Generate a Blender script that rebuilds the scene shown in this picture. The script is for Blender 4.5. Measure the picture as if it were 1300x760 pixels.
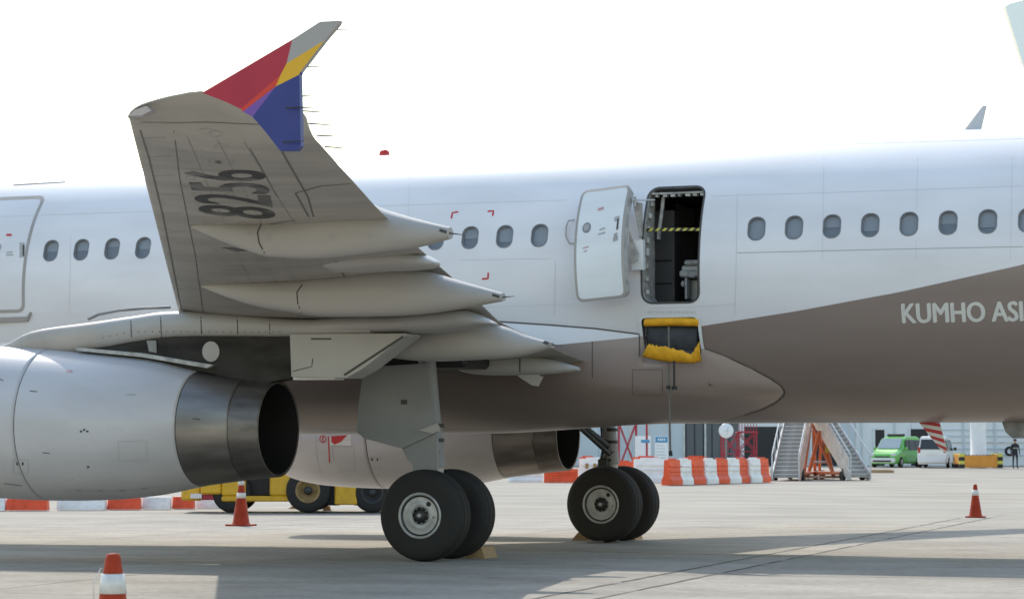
import bpy, math, random
import numpy as np
from mathutils import Vector, Matrix, Euler
from mathutils.bvhtree import BVHTree

random.seed(7)
for o in list(bpy.data.objects):
    bpy.data.objects.remove(o)
SC = bpy.context.scene
COL = SC.collection
R = math.radians

# ------------------------------------------------------------------ camera
F_PX, PX, PY = 3259.0, 650.0, 380.0          # focal length and centre in units of a 1300 px wide frame
YAW, PITCH = 0.3591, 0.0586
CAM = np.array([13.265, -36.285, 1.488])
FW = np.array([-math.sin(YAW) * math.cos(PITCH), math.cos(YAW) * math.cos(PITCH), math.sin(PITCH)])
RT = np.array([math.cos(YAW), math.sin(YAW), 0.0])
UP = np.cross(RT, FW)
cd = bpy.data.cameras.new('camera')
cam = bpy.data.objects.new('camera', cd)
COL.objects.link(cam)
M = Matrix.Identity(4)
for i in range(3):
    M[i][0], M[i][1], M[i][2], M[i][3] = RT[i], UP[i], -FW[i], CAM[i]
cam.matrix_world = M
cd.sensor_width = 36.0
cd.lens = 36.0 * F_PX / 1300.0
cd.clip_start, cd.clip_end = 0.5, 12000
cd.dof.use_dof = True
cd.dof.focus_distance = 32.0
cd.dof.aperture_fstop = 5.6
SC.camera = cam
SC.render.resolution_x, SC.render.resolution_y = 1024, 598

# ------------------------------------------------------------------ world, sun, exposure
SUN = Vector((-0.62, 0.85, 1.0)).normalized()       # towards the sun
W = bpy.data.worlds.new('World')
SC.world = W
W.use_nodes = True
wn = W.node_tree.nodes
wn.clear()
sky = wn.new('ShaderNodeTexSky')
sky.sky_type = 'NISHITA'
sky.sun_disc = False
sky.sun_elevation = math.asin(SUN.z)
sky.sun_rotation = math.atan2(SUN.x, SUN.y)
sky.air_density, sky.dust_density, sky.ozone_density = 1.7, 1.0, 0.6
bgn = wn.new('ShaderNodeBackground')
bgn.inputs['Strength'].default_value = 0.15
wo = wn.new('ShaderNodeOutputWorld')
W.node_tree.links.new(sky.outputs[0], bgn.inputs[0])
W.node_tree.links.new(bgn.outputs[0], wo.inputs[0])
sl = bpy.data.lights.new('sun', 'SUN')
sl.energy = 2.25
sl.angle = R(0.53)
sl.color = (1.0, 0.95, 0.87)
so = bpy.data.objects.new('sun', sl)
COL.objects.link(so)
so.rotation_euler = SUN.to_track_quat('Z', 'Y').to_euler()
SC.view_settings.view_transform = 'Standard'
SC.view_settings.look = 'None'
SC.view_settings.gamma = 1.0
SC.view_settings.exposure = 0.74

# ------------------------------------------------------------------ pixel helpers (rays of the photograph's camera)
def ray(u, v):
    return FW + RT * ((u - PX) / F_PX) - UP * ((v - PY) / F_PX)
def at(u, v, **k):
    (a, val), = k.items()
    i = 'xyz'.index(a)
    d = ray(u, v)
    return CAM + d * ((val - CAM[i]) / d[i])
RH = RT
FH = np.array([-math.sin(YAW), math.cos(YAW), 0.0])
def gz(d):
    return 0.0042 * max(0.0, min(d, 600) - 58)
def far(lat, d, h=0.0):
    p = CAM + RH * lat + FH * d
    return Vector((p[0], p[1], gz(d) + h))
def lat_of(u, d):
    return (u - PX) / F_PX * d
def depth_at(v, u=650):
    """ground depth seen at image row v"""
    k = (v - 571.2) / F_PX
    d = 1.488 / k
    if d > 58:
        d = (1.488 + .0042 * 58) / (k + .0042)
    return d

# ------------------------------------------------------------------ materials
def mat(name, col, rough=0.5, metal=0.0, var=0.0, scale=2.0, bump=0.0, bscale=40.0, stretch=None, col2=None, spec=0.5, coat=0.0, detail=6.0, lo=0.35, hi=0.65):
    m = bpy.data.materials.new(name)
    m.use_nodes = True
    nt = m.node_tree
    p = nt.nodes['Principled BSDF']
    p.inputs['Base Color'].default_value = (*col, 1)
    p.inputs['Roughness'].default_value = rough
    p.inputs['Metallic'].default_value = metal
    p.inputs['Specular IOR Level'].default_value = spec
    p.inputs['Coat Weight'].default_value = coat
    p.inputs['Coat Roughness'].default_value = 0.08
    if var or col2 or bump:
        tc = nt.nodes.new('ShaderNodeTexCoord')
        mp = nt.nodes.new('ShaderNodeMapping')
        nt.links.new(tc.outputs['Object'], mp.inputs[0])
        if stretch:
            mp.inputs['Scale'].default_value = stretch
    if var or col2:
        nz = nt.nodes.new('ShaderNodeTexNoise')
        nz.inputs['Scale'].default_value = scale
        nz.inputs['Detail'].default_value = detail
        nt.links.new(mp.outputs[0], nz.inputs['Vector'])
        rp = nt.nodes.new('ShaderNodeValToRGB')
        rp.color_ramp.elements[0].position = lo
        rp.color_ramp.elements[1].position = hi
        c2 = col2 if col2 else tuple(c * (1 - var) for c in col)
        rp.color_ramp.elements[0].color = (*c2, 1)
        rp.color_ramp.elements[1].color = (*tuple(min(1, c * (1 + var * .5)) for c in col), 1)
        nt.links.new(nz.outputs[0], rp.inputs[0])
        nt.links.new(rp.outputs[0], p.inputs['Base Color'])
        mr = nt.nodes.new('ShaderNodeMapRange')
        mr.inputs['To Min'].default_value = min(1, rough + .1)
        mr.inputs['To Max'].default_value = max(0.02, rough - .06)
        nt.links.new(nz.outputs[0], mr.inputs['Value'])
        nt.links.new(mr.outputs[0], p.inputs['Roughness'])
    if bump:
        nb = nt.nodes.new('ShaderNodeTexNoise')
        nb.inputs['Scale'].default_value = bscale
        nb.inputs['Detail'].default_value = 4
        nt.links.new(mp.outputs[0], nb.inputs['Vector'])
        b = nt.nodes.new('ShaderNodeBump')
        b.inputs['Strength'].default_value = bump
        b.inputs['Distance'].default_value = 0.01
        nt.links.new(nb.outputs[0], b.inputs['Height'])
        nt.links.new(b.outputs[0], p.inputs['Normal'])
    return m

MT = {}
MT['white'] = mat('white_paint', (.76, .77, .78), .32, var=.07, scale=1.3, stretch=(.5, 1, 2))
MT['wing'] = mat('wing_grey_paint', (.375, .348, .308), .42, var=.17, scale=1.5, stretch=(.45, 1.5, 1), detail=9)
MT['fairing'] = mat('fairing_paint', (.405, .385, .36), .38, var=.10, scale=1.4, stretch=(.5, 1, 1))
MT['nacelle'] = mat('nacelle_paint', (.53, .515, .525), .28, var=.10, scale=1.1, stretch=(.6, 1, 1.6))
MT['metal'] = mat('nozzle_metal', (.25, .23, .21), .42, metal=.9, var=.3, scale=1.6, stretch=(.5, 2.5, 2.5))
MT['lipmetal'] = mat('scorched_metal', (.19, .172, .158), .46, metal=.85, var=.35, scale=2, stretch=(.6, 2.5, 2.5))
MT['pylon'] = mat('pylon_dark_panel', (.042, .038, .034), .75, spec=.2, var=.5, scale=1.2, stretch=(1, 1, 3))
MT['black'] = mat('black_duct', (.012, .012, .012), .7)
MT['tan'] = mat('fairing_tan', (.42, .375, .33), .38, var=.12, scale=1.5)
MT['seam'] = mat('seam_dark', (.07, .065, .06), .7)
MT['wingseam'] = mat('wing_joint', (.13, .122, .112), .6)
MT['fairseam'] = mat('fairing_joint', (.085, .075, .068), .6)
MT['ribseam'] = mat('rib_joint', (.255, .245, .225), .5)
MT['softseam'] = mat('seam_soft', (.40, .40, .40), .6)
MT['trim'] = mat('door_edge_trim', (.36, .33, .31), .45, var=.1)
MT['red'] = mat('red_mark', (.55, .03, .035), .45)
MT['palered'] = mat('faded_red_print', (.52, .30, .31), .5)
MT['rubber'] = mat('tyre_rubber', (.015, .0145, .0145), .78, var=.3, scale=4, col2=(.023, .021, .019), bump=.3, bscale=60)
MT['rim'] = mat('wheel_rim', (.44, .44, .43), .42, metal=.25, var=.2, scale=7)
MT['steel'] = mat('gear_steel', (.22, .22, .22), .42, metal=.5, var=.25, scale=6)
MT['darksteel'] = mat('dark_steel', (.055, .055, .055), .5, metal=.4, var=.2, scale=8)
MT['geardoor'] = mat('gear_door_paint', (.27, .27, .268), .5, var=.10, scale=1.5)
MT['glass'] = mat('window_pane', (.16, .18, .21), .12, var=0)
MT['winframe'] = mat('window_surround', (.21, .215, .23), .45)
MT['lining'] = mat('window_lining', (.37, .37, .375), .6)
MT['shade'] = mat('window_blind', (.56, .56, .56), .6)
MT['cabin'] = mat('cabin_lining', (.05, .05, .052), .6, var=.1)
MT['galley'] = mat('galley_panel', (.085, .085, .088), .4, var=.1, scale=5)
MT['jamb'] = mat('door_jamb', (.42, .41, .39), .5, var=.35, scale=9)
MT['yellow'] = mat('yellow_fabric', (.86, .42, .015), .7, var=.15, scale=7, bump=.5, bscale=25)
MT['fabric'] = mat('grey_fabric', (.075, .085, .10), .85, var=.2, scale=6, bump=.6, bscale=30)
MT['rope'] = mat('grey_rope', (.17, .16, .14), .8)
MT['f_red'] = mat('fence_red', (.42, .012, .045), .35, var=.06)
MT['f_orange'] = mat('fence_orange', (.62, .035, .02), .35)
MT['f_purple'] = mat('fence_purple', (.17, .07, .35), .35)
MT['f_blue'] = mat('fence_blue', (.018, .035, .21), .35, var=.06)
MT['f_yellow'] = mat('fence_yellow', (.72, .40, .015), .35)
MT['f_grey'] = mat('fence_grey', (.36, .34, .33), .4)
MT['digit'] = mat('digit_black', (.02, .02, .02), .5, col2=(.16, .155, .15), scale=1.6, lo=.40, hi=.52)
MT['letter'] = mat('letter_white', (.66, .64, .60), .45)
MT['redlamp'] = mat('beacon_red', (.5, .02, .02), .2)
MT['clear'] = mat('lamp_glass', (.42, .36, .34), .12, coat=.3)
MT['antenna'] = mat('antenna_paint', (.50, .51, .54), .4)
MT['conered'] = mat('cone_red', (.36, .04, .012), .6, var=.25, scale=6, spec=.2)
MT['conewhite'] = mat('cone_band', (.66, .65, .62), .4, var=.2, scale=8)
MT['wood'] = mat('chock_wood', (.40, .27, .14), .8, var=.3, scale=6, stretch=(1, 6, 6))
MT['b_orange'] = mat('barrier_orange', (.78, .085, .02), .45, var=.15, scale=4)
MT['b_white'] = mat('barrier_white', (.82, .82, .81), .5, var=.10, scale=3)
MT['tug'] = mat('tug_yellow', (.66, .38, .02), .4, var=.15, scale=3)
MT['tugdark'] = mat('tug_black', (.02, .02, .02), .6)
MT['rust'] = mat('rusty_hub', (.30, .20, .08), .6, var=.3, scale=9)
MT['stairmetal'] = mat('stair_aluminium', (.62, .62, .61), .45, metal=.1, var=.15, scale=3)
MT['stairpale'] = mat('stair_pale_panel', (.68, .68, .66), .45, var=.15, scale=3)
MT['tread'] = mat('stair_tread', (.30, .295, .28), .7, var=.2, scale=5)
MT['stairpink'] = mat('stair_faded_orange', (.62, .42, .34), .5, var=.2, scale=3)
MT['stairorange'] = mat('stair_orange', (.60, .14, .04), .5, var=.15, scale=3)
MT['wall_a'] = mat('terminal_white_wall', (.74, .77, .80), .5, var=.06, scale=.3)
MT['wall_b'] = mat('terminal_blue_grey_wall', (.56, .62, .68), .5, var=.06, scale=.3)
MT['wall_dk'] = mat('terminal_shutter', (.115, .125, .14), .5, var=.1, scale=.5)
MT['opening'] = mat('terminal_opening', (.02, .022, .025), .6)
MT['sign_w'] = mat('sign_white', (.78, .81, .84), .4)
MT['sign_b'] = mat('sign_blue', (.06, .27, .50), .4)
MT['scaff'] = mat('scaffold_red', (.36, .025, .045), .5)
MT['vgreen'] = mat('van_green', (.14, .50, .07), .25, coat=.6)
MT['vwhite'] = mat('van_white', (.72, .73, .74), .25, coat=.6)
MT['vglass'] = mat('van_glass', (.035, .04, .045), .06)
MT['vscreen'] = mat('van_windscreen', (.30, .36, .38), .06)
MT['vlamp'] = mat('van_lamp', (.6, .6, .6), .1)
MT['vtail'] = mat('van_tail_lamp', (.4, .02, .02), .2)
MT['o_box'] = mat('barricade_orange', (.74, .30, .04), .5, var=.1)
MT['pillar'] = mat('pillar_white', (.74, .74, .73), .5, var=.05)
MT['cloth'] = mat('dark_clothes', (.022, .023, .028), .8)
MT['skin'] = mat('skin_tone', (.42, .25, .18), .5)
MT['hivis'] = mat('reflective_strip', (.5, .52, .45), .4)
MT['cyan'] = mat('tail_cyan', (.90, .97, .97), .35)
MT['tape_y'] = mat('tape_yellow', (.62, .55, .10), .4)
MT['tape_k'] = mat('tape_black', (.015, .015, .015), .4)
MT['decalw'] = mat('placard_white', (.72, .70, .68), .4)
MT['cable'] = mat('steel_rod', (.50, .50, .50), .4)

# ------------------------------------------------------------------ mesh builder
def tag(o, label=None, cat=None, group=None, kind=None):
    if label: o['label'] = label
    if cat: o['category'] = cat
    if group: o['group'] = group
    if kind: o['kind'] = kind
    return o
def empty(name, loc=(0, 0, 0), rz=0.0):
    o = bpy.data.objects.new(name, None)
    o.empty_display_size = .3
    o.location = loc
    o.rotation_euler = (0, 0, rz)
    COL.objects.link(o)
    return o

class MB:
    def __init__(s):
        s.v, s.f, s.m, s.sm = [], [], [], []
        s.slots = []
    def slot(s, m):
        if m not in s.slots: s.slots.append(m)
        return s.slots.index(m)
    def add(s, vs, fs, m, smooth=False):
        b = len(s.v)
        s.v += [tuple(map(float, p)) for p in vs]
        k = s.slot(m)
        for f in fs:
            s.f.append(tuple(b + i for i in f)); s.m.append(k); s.sm.append(smooth)
        return s
    def box(s, lo, hi, m, bev=0.0, T=None):
        lo, hi = np.minimum(lo, hi), np.maximum(lo, hi)
        x0, y0, z0 = lo; x1, y1, z1 = hi
        if bev <= 0:
            vs = [(x0,y0,z0),(x1,y0,z0),(x1,y1,z0),(x0,y1,z0),(x0,y0,z1),(x1,y0,z1),(x1,y1,z1),(x0,y1,z1)]
            fs = [(3,2,1,0),(4,5,6,7),(0,1,5,4),(1,2,6,5),(2,3,7,6),(3,0,4,7)]
        else:
            b = min(bev, (x1-x0)*.45, (y1-y0)*.45, (z1-z0)*.45)
            vs = []; 
            for (z, i) in ((z0, b), (z0+b, 0), (z1-b, 0), (z1, b)):
                xa, xb, ya, yb = x0+i, x1-i, y0+i, y1-i
                c = b if i == 0 else b*.4
                vs += [(xa+c,ya,z),(xb-c,ya,z),(xb,ya+c,z),(xb,yb-c,z),(xb-c,yb,z),(xa+c,yb,z),(xa,yb-c,z),(xa,ya+c,z)]
            fs = [tuple(range(7,-1,-1)), tuple(range(24,32))]
            for k in range(3):
                for j in range(8):
                    a, c = k*8+j, k*8+(j+1) % 8
                    fs.append((a, c, c+8, a+8))
        if T is not None: vs = [T @ Vector(p) for p in vs]
        return s.add(vs, fs, m)
    def ring(s, rings, m, closed=True, caps=True, smooth=True):
        """loft a list of equally long point rings"""
        n = len(rings[0]); vs = [p for r in rings for p in r]; fs = []
        for k in range(len(rings)-1):
            for j in range(n if closed else n-1):
                a, b = k*n+j, k*n+(j+1) % n
                fs.append((a, b, b+n, a+n))
        s.add(vs, fs, m, smooth)
        if caps and closed:
            s.add(rings[0], [tuple(range(n-1,-1,-1))], m); s.add(rings[-1], [tuple(range(n))], m)
        return s
    def tube(s, path, r, m, n=8, caps=True):
        P = [Vector(p) for p in path]; rings = []
        rr = r if isinstance(r, (list, tuple)) else [r]*len(P)
        prev = None
        for i, p in enumerate(P):
            t = (P[min(i+1, len(P)-1)] - P[max(i-1, 0)]).normalized()
            if prev is None:
                a = Vector((0,0,1)) if abs(t.z) < .9 else Vector((1,0,0))
                u = t.cross(a).normalized()
            else:
                u = (prev - t*prev.dot(t)).normalized()
            prev = u; w = t.cross(u)
            rings.append([p + (u*math.cos(2*math.pi*j/n) + w*math.sin(2*math.pi*j/n))*rr[i] for j in range(n)])
        return s.ring(rings, m, caps=caps)
    def lathe(s, prof, m, o=(0,0,0), axis='z', n=32, caps=False, smooth=True):
        """prof: (axial, radius) pairs"""
        rings = []
        for (a, r) in prof:
            ring = []
            for j in range(n):
                c, q = math.cos(2*math.pi*j/n)*r, math.sin(2*math.pi*j/n)*r
                p = {'z': (c, q, a), 'y': (q, a, c), 'x': (a, c, q)}[axis]
                ring.append((o[0]+p[0], o[1]+p[1], o[2]+p[2]))
            rings.append(ring)
        return s.ring(rings, m, caps=caps, smooth=smooth)
    def prism(s, poly, ext, m, smooth=False):
        """extrude polygon (3-D points) by vector ext"""
        n = len(poly); e = np.array(ext)
        A = [np.array(p) for p in poly]; B = [p+e for p in A]
        fs = [tuple(range(n-1,-1,-1)), tuple(range(n, 2*n))] + [(i, (i+1) % n, n+(i+1) % n, n+i) for i in range(n)]
        return s.add(A+B, fs, m, smooth)
    def build(s, name, parent=None, loc=None, kind=None, fix=True):
        me = bpy.data.meshes.new(name)
        me.from_pydata(s.v, [], s.f)
        for mm in s.slots: me.materials.append(mm)
        me.polygons.foreach_set('material_index', s.m)
        me.polygons.foreach_set('use_smooth', s.sm)
        if fix:
            import bmesh
            bm = bmesh.new(); bm.from_mesh(me)
            bmesh.ops.recalc_face_normals(bm, faces=bm.faces)
            bm.to_mesh(me); bm.free()
        me.update()
        o = bpy.data.objects.new(name, me)
        COL.objects.link(o)
        if parent: o.parent = parent
        if loc is not None: o.location = loc
        if kind: o['kind'] = kind
        return o

def copy_tree(o, parent=None, **loc):
    c = o.copy(); COL.objects.link(c); c.parent = parent
    for ch in list(o.children): copy_tree(ch, c)
    return c
def rrect(w, h, r, n=6):
    pts = []
    for cx, cy, a0 in ((w/2-r, h/2-r, 0), (-w/2+r, h/2-r, 90), (-w/2+r, -h/2+r, 180), (w/2-r, -h/2+r, 270)):
        for i in range(n+1):
            a = R(a0 + 90*i/n); pts.append((cx+r*math.cos(a), cy+r*math.sin(a)))
    return pts
def smooth_path(pts, n):
    """Catmull-Rom resampling of rows of numbers"""
    P = np.array(pts, float); k = len(P); out = []
    for t in np.linspace(0, k-1, n):
        i = min(int(t), k-2); f = t-i
        p0, p1, p2, p3 = P[max(i-1,0)], P[i], P[i+1], P[min(i+2,k-1)]
        out.append(.5*((2*p1)+(-p0+p2)*f+(2*p0-5*p1+4*p2-p3)*f*f+(-p0+3*p1-3*p2+p3)*f**3))
    return np.array(out)

BVH = {}
def reg(key, o):
    me = o.data
    BVH[key] = BVHTree.FromPolygons([o.matrix_world @ v.co for v in me.vertices] if False else [v.co + o.location for v in me.vertices], [tuple(p.vertices) for p in me.polygons])
def hit(u, v, keys):
    d = Vector(ray(u, v)).normalized(); best = None
    for k in keys:
        h = BVH[k].ray_cast(Vector(CAM), d)
        if h[0] is not None and (best is None or h[3] < best[3]): best = h
    if best is None: return None, None
    n = best[1]
    if n.dot(d) > 0: n = -n
    return best[0], n
def ribbon(mb, pts, w, keys, m, off=.004, step=14, closed=False):
    """a thin strip that follows the surface under a polyline of the photograph"""
    dense = []
    P = list(pts) + ([pts[0]] if closed else [])
    for (a, b) in zip(P[:-1], P[1:]):
        k = max(1, int(math.hypot(b[0]-a[0], b[1]-a[1]) / step))
        dense += [(a[0]+(b[0]-a[0])*i/k, a[1]+(b[1]-a[1])*i/k) for i in range(k)]
    dense.append(P[-1])
    H = [hit(*p, keys) for p in dense]; H = [h for h in H if h[0] is not None]
    if len(H) < 2: return
    vs = []
    for i, (p, n) in enumerate(H):
        t = (H[min(i+1, len(H)-1)][0] - H[max(i-1, 0)][0])
        sd = n.cross(t)
        if sd.length < 1e-9: sd = Vector((0, 0, 1))
        sd.normalize()
        vs += [p + n*off + sd*w/2, p + n*off - sd*w/2]
    mb.add(vs, [(2*i, 2*i+1, 2*i+3, 2*i+2) for i in range(len(H)-1)], m)
def patch(mb, pts, keys, m, off=.005):
    H = [hit(*p, keys) for p in pts]
    if any(h[0] is None for h in H): return
    mb.add([h[0] + h[1]*off for h in H], [tuple(range(len(H)))], m)
def text_polys(s, bold=0.0):
    cu = bpy.data.curves.new('lettering', 'FONT')
    cu.body = s; cu.size = 1.0; cu.resolution_u = 4; cu.offset = bold
    o = bpy.data.objects.new('lettering', cu); COL.objects.link(o)
    bpy.context.view_layer.update()
    dg = bpy.context.evaluated_depsgraph_get()
    me = bpy.data.meshes.new_from_object(o.evaluated_get(dg))
    V = np.array([v.co[:2] for v in me.vertices]); Fc = [tuple(p.vertices) for p in me.polygons]
    bpy.data.objects.remove(o); bpy.data.curves.remove(cu); bpy.data.meshes.remove(me)
    return V, Fc

# ================================================================== GROUND AND PAVEMENT
MT['ground'] = mat('apron_concrete', (.345, .312, .266), .85, var=.14, scale=.35, stretch=(.7, 1.2, 1), bump=.25, bscale=30, spec=.08)
def slab_material():
    m = mat('slab_concrete', (.362, .327, .278), .85, var=.10, scale=.8, stretch=(.8, 1.2, 1), bump=.35, bscale=26, spec=.08)
    nt = m.node_tree; p = nt.nodes['Principled BSDF']
    link = p.inputs['Base Color'].links[0]; src = link.from_socket
    oi = nt.nodes.new('ShaderNodeObjectInfo')
    mr = nt.nodes.new('ShaderNodeMapRange')
    mr.inputs['To Min'].default_value = .93; mr.inputs['To Max'].default_value = 1.06
    nt.links.new(oi.outputs['Random'], mr.inputs['Value'])
    tc = nt.nodes.new('ShaderNodeTexCoord')
    # tyre marks and stains: broad dark streaks
    mp = nt.nodes.new('ShaderNodeMapping'); mp.inputs['Scale'].default_value = (.5, .8, 1)
    geo = nt.nodes.new('ShaderNodeNewGeometry')
    nt.links.new(geo.outputs['Position'], mp.inputs[0])
    nz = nt.nodes.new('ShaderNodeTexNoise'); nz.inputs['Scale'].default_value = .9; nz.inputs['Detail'].default_value = 8
    nz.inputs['Roughness'].default_value = .65
    nt.links.new(mp.outputs[0], nz.inputs['Vector'])
    m2 = nt.nodes.new('ShaderNodeMapRange')
    m2.inputs['From Min'].default_value = .34; m2.inputs['From Max'].default_value = .55
    m2.inputs['To Min'].default_value = .84; m2.inputs['To Max'].default_value = 1.03
    nt.links.new(nz.outputs[0], m2.inputs['Value'])
    # fine speckle
    n3 = nt.nodes.new('ShaderNodeTexNoise'); n3.inputs['Scale'].default_value = 9; n3.inputs['Detail'].default_value = 6
    nt.links.new(geo.outputs['Position'], n3.inputs['Vector'])
    m3 = nt.nodes.new('ShaderNodeMapRange'); m3.inputs['From Min'].default_value = .3; m3.inputs['From Max'].default_value = .7
    m3.inputs['To Min'].default_value = .86; m3.inputs['To Max'].default_value = 1.1
    nt.links.new(n3.outputs[0], m3.inputs['Value'])
    n4 = nt.nodes.new('ShaderNodeTexNoise'); n4.inputs['Scale'].default_value = 1.1; n4.inputs['Detail'].default_value = 9; n4.inputs['Roughness'].default_value = .7
    mp4 = nt.nodes.new('ShaderNodeMapping'); mp4.inputs['Location'].default_value = (17.3, 4.1, 0)
    nt.links.new(geo.outputs['Position'], mp4.inputs[0]); nt.links.new(mp4.outputs[0], n4.inputs['Vector'])
    m4 = nt.nodes.new('ShaderNodeMapRange'); m4.inputs['From Min'].default_value = .60; m4.inputs['From Max'].default_value = .74
    m4.inputs['To Min'].default_value = 1.0; m4.inputs['To Max'].default_value = .62
    nt.links.new(n4.outputs[0], m4.inputs['Value'])
    c4 = nt.nodes.new('ShaderNodeMath'); c4.operation = 'MULTIPLY'
    nt.links.new(m3.outputs[0], c4.inputs[0]); nt.links.new(m4.outputs[0], c4.inputs[1])
    m3 = c4
    a = nt.nodes.new('ShaderNodeMath'); a.operation = 'MULTIPLY'
    b = nt.nodes.new('ShaderNodeMath'); b.operation = 'MULTIPLY'
    nt.links.new(mr.outputs[0], a.inputs[0]); nt.links.new(m2.outputs[0], a.inputs[1])
    nt.links.new(a.outputs[0], b.inputs[0]); nt.links.new(m3.outputs[0], b.inputs[1])
    vm = nt.nodes.new('ShaderNodeVectorMath'); vm.operation = 'SCALE'
    nt.links.new(src, vm.inputs[0]); nt.links.new(b.outputs[0], vm.inputs['Scale'])
    nt.links.new(vm.outputs[0], p.inputs['Base Color'])
    return m
MT['slab'] = slab_material()
MT['sealant'] = mat('joint_sealant', (.10, .093, .085), .85, var=.4, scale=3)
MT['yellowline'] = mat('worn_yellow_paint', (.50, .36, .10), .7, col2=(.36, .31, .22), scale=5)

mb = MB()
ds = [-400, -60, 20, 54, 58, 62, 120, 200, 600, 6000]
lats = [-6000, -400, -60, 0, 60, 400, 6000]
V = [tuple(far(l, d, -.014)) for d in ds for l in lats]
nl = len(lats)
mb.add(V, [(k*nl+j, k*nl+j+1, (k+1)*nl+j+1, (k+1)*nl+j) for k in range(len(ds)-1) for j in range(nl-1)], MT['ground'])
ground = mb.build('ground'); ground['kind'] = 'structure'
# concrete slabs of the stand, laid along the joints seen in the photograph
SX = 6.0; TILT = math.atan2(-.055, 1.0)
slab_mb = MB(); slab_mb.box((-SX/2+.012, -SX/2+.012, -.35), (SX/2-.012, SX/2-.012, 0), MT['slab'], bev=.006)
strip_mb = MB(); strip_mb.box((-.29, -SX/2+.012, -.35), (.29, SX/2-.012, 0), MT['slab'], bev=.006)
slab0 = None; strip0 = None
axA = np.array([math.cos(.055), math.sin(.055)]); axB = np.array([-math.sin(.055), math.cos(.055)])
for i in range(-5, 4):
    for j in range(-2, 5):
        a0 = (i+.5)*SX if i < 0 else (i+.5)*SX + .6
        c = np.array([4.0, -5.4]) + axA*a0 + axB*((j+.5)*SX-1.2)
        rel = c - CAM[:2]
        dpt = rel @ FH[:2]; lt = rel @ RH[:2]
        if dpt < 13 or dpt > 57 or abs(lt) > .205*dpt + 6: continue
        if slab0 is None: s_ = slab0 = slab_mb.build('concrete_slab', ground)
        else: s_ = slab0.copy(); COL.objects.link(s_)
        s_.location = (c[0], c[1], 0); s_.rotation_euler = (0, 0, .055)
for j in range(-2, 5):
    c = np.array([4.0, -5.4]) + axA*.3 + axB*((j+.5)*SX-1.2)
    if (c - CAM[:2]) @ FH[:2] < 13: continue
    if strip0 is None: s_ = strip0 = strip_mb.build('drain_strip_slab', ground)
    else: s_ = strip0.copy(); COL.objects.link(s_)
    s_.location = (c[0], c[1], 0); s_.rotation_euler = (0, 0, .055)
# joint sealant, standing a little proud along the two joints in front of the gear
for a0 in (0.0, .6):
    mb = MB()
    pts = []
    for t in np.linspace(-12, 26, 90):
        c = np.array([4.0, -5.4]) + axA*(a0 + random.uniform(-.012, .012)) + axB*t
        pts.append(c)
    vs = []
    for c in pts:
        w = random.uniform(.018, .034)
        vs += [(*(c - axA*w), .004), (*(c + axA*w), .004)]
    mb.add(vs, [(2*k, 2*k+1, 2*k+3, 2*k+2) for k in range(len(pts)-1) if random.random() > .10], MT['sealant'])
    mb.build('joint_seal', ground)
mb = MB()
a, b = at(560, 694, z=0), at(1010, 706, z=0); t = (b-a)/np.linalg.norm(b-a); s_ = np.array([-t[1], t[0], 0])*.055
mb.add([a-s_+[0,0,.004], b-s_+[0,0,.004], b+s_+[0,0,.004], a+s_+[0,0,.004]], [(0,1,2,3)], MT['yellowline'])
mb.build('painted_line', ground)

# ================================================================== AIRPLANE
plane = empty('airplane')
tag(plane, 'large white and taupe passenger jet with its cabin door standing open', 'airplane')
A_, B_, ZC = 1.975, 2.07, 3.95
def skin(u, v, off=0.0):
    """(x, phi) where a ray of the photograph meets the fuselage barrel"""
    d = ray(u, v); o = CAM.copy(); o[2] -= ZC
    a2, b2 = (A_+off)**2, (B_+off)**2
    qa = d[1]**2/a2 + d[2]**2/b2; qb = 2*(o[1]*d[1]/a2 + o[2]*d[2]/b2); qc = o[1]**2/a2 + o[2]**2/b2 - 1
    D = qb*qb - 4*qa*qc
    if D < 0: return None
    t = (-qb - math.sqrt(D))/(2*qa); p = o + d*t
    return p[0], math.atan2(p[2]/B_, -p[1]/A_)
def barrel(x, phi, off=0.0):
    y, z = -A_*math.cos(phi), B_*math.sin(phi)
    n = np.array([0, y/A_**2, z/B_**2]); n /= np.linalg.norm(n)
    return np.array([x, y, ZC+z]) + n*off
def zphi(z): return math.asin(max(-1, min(1, (z-ZC)/B_)))

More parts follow.
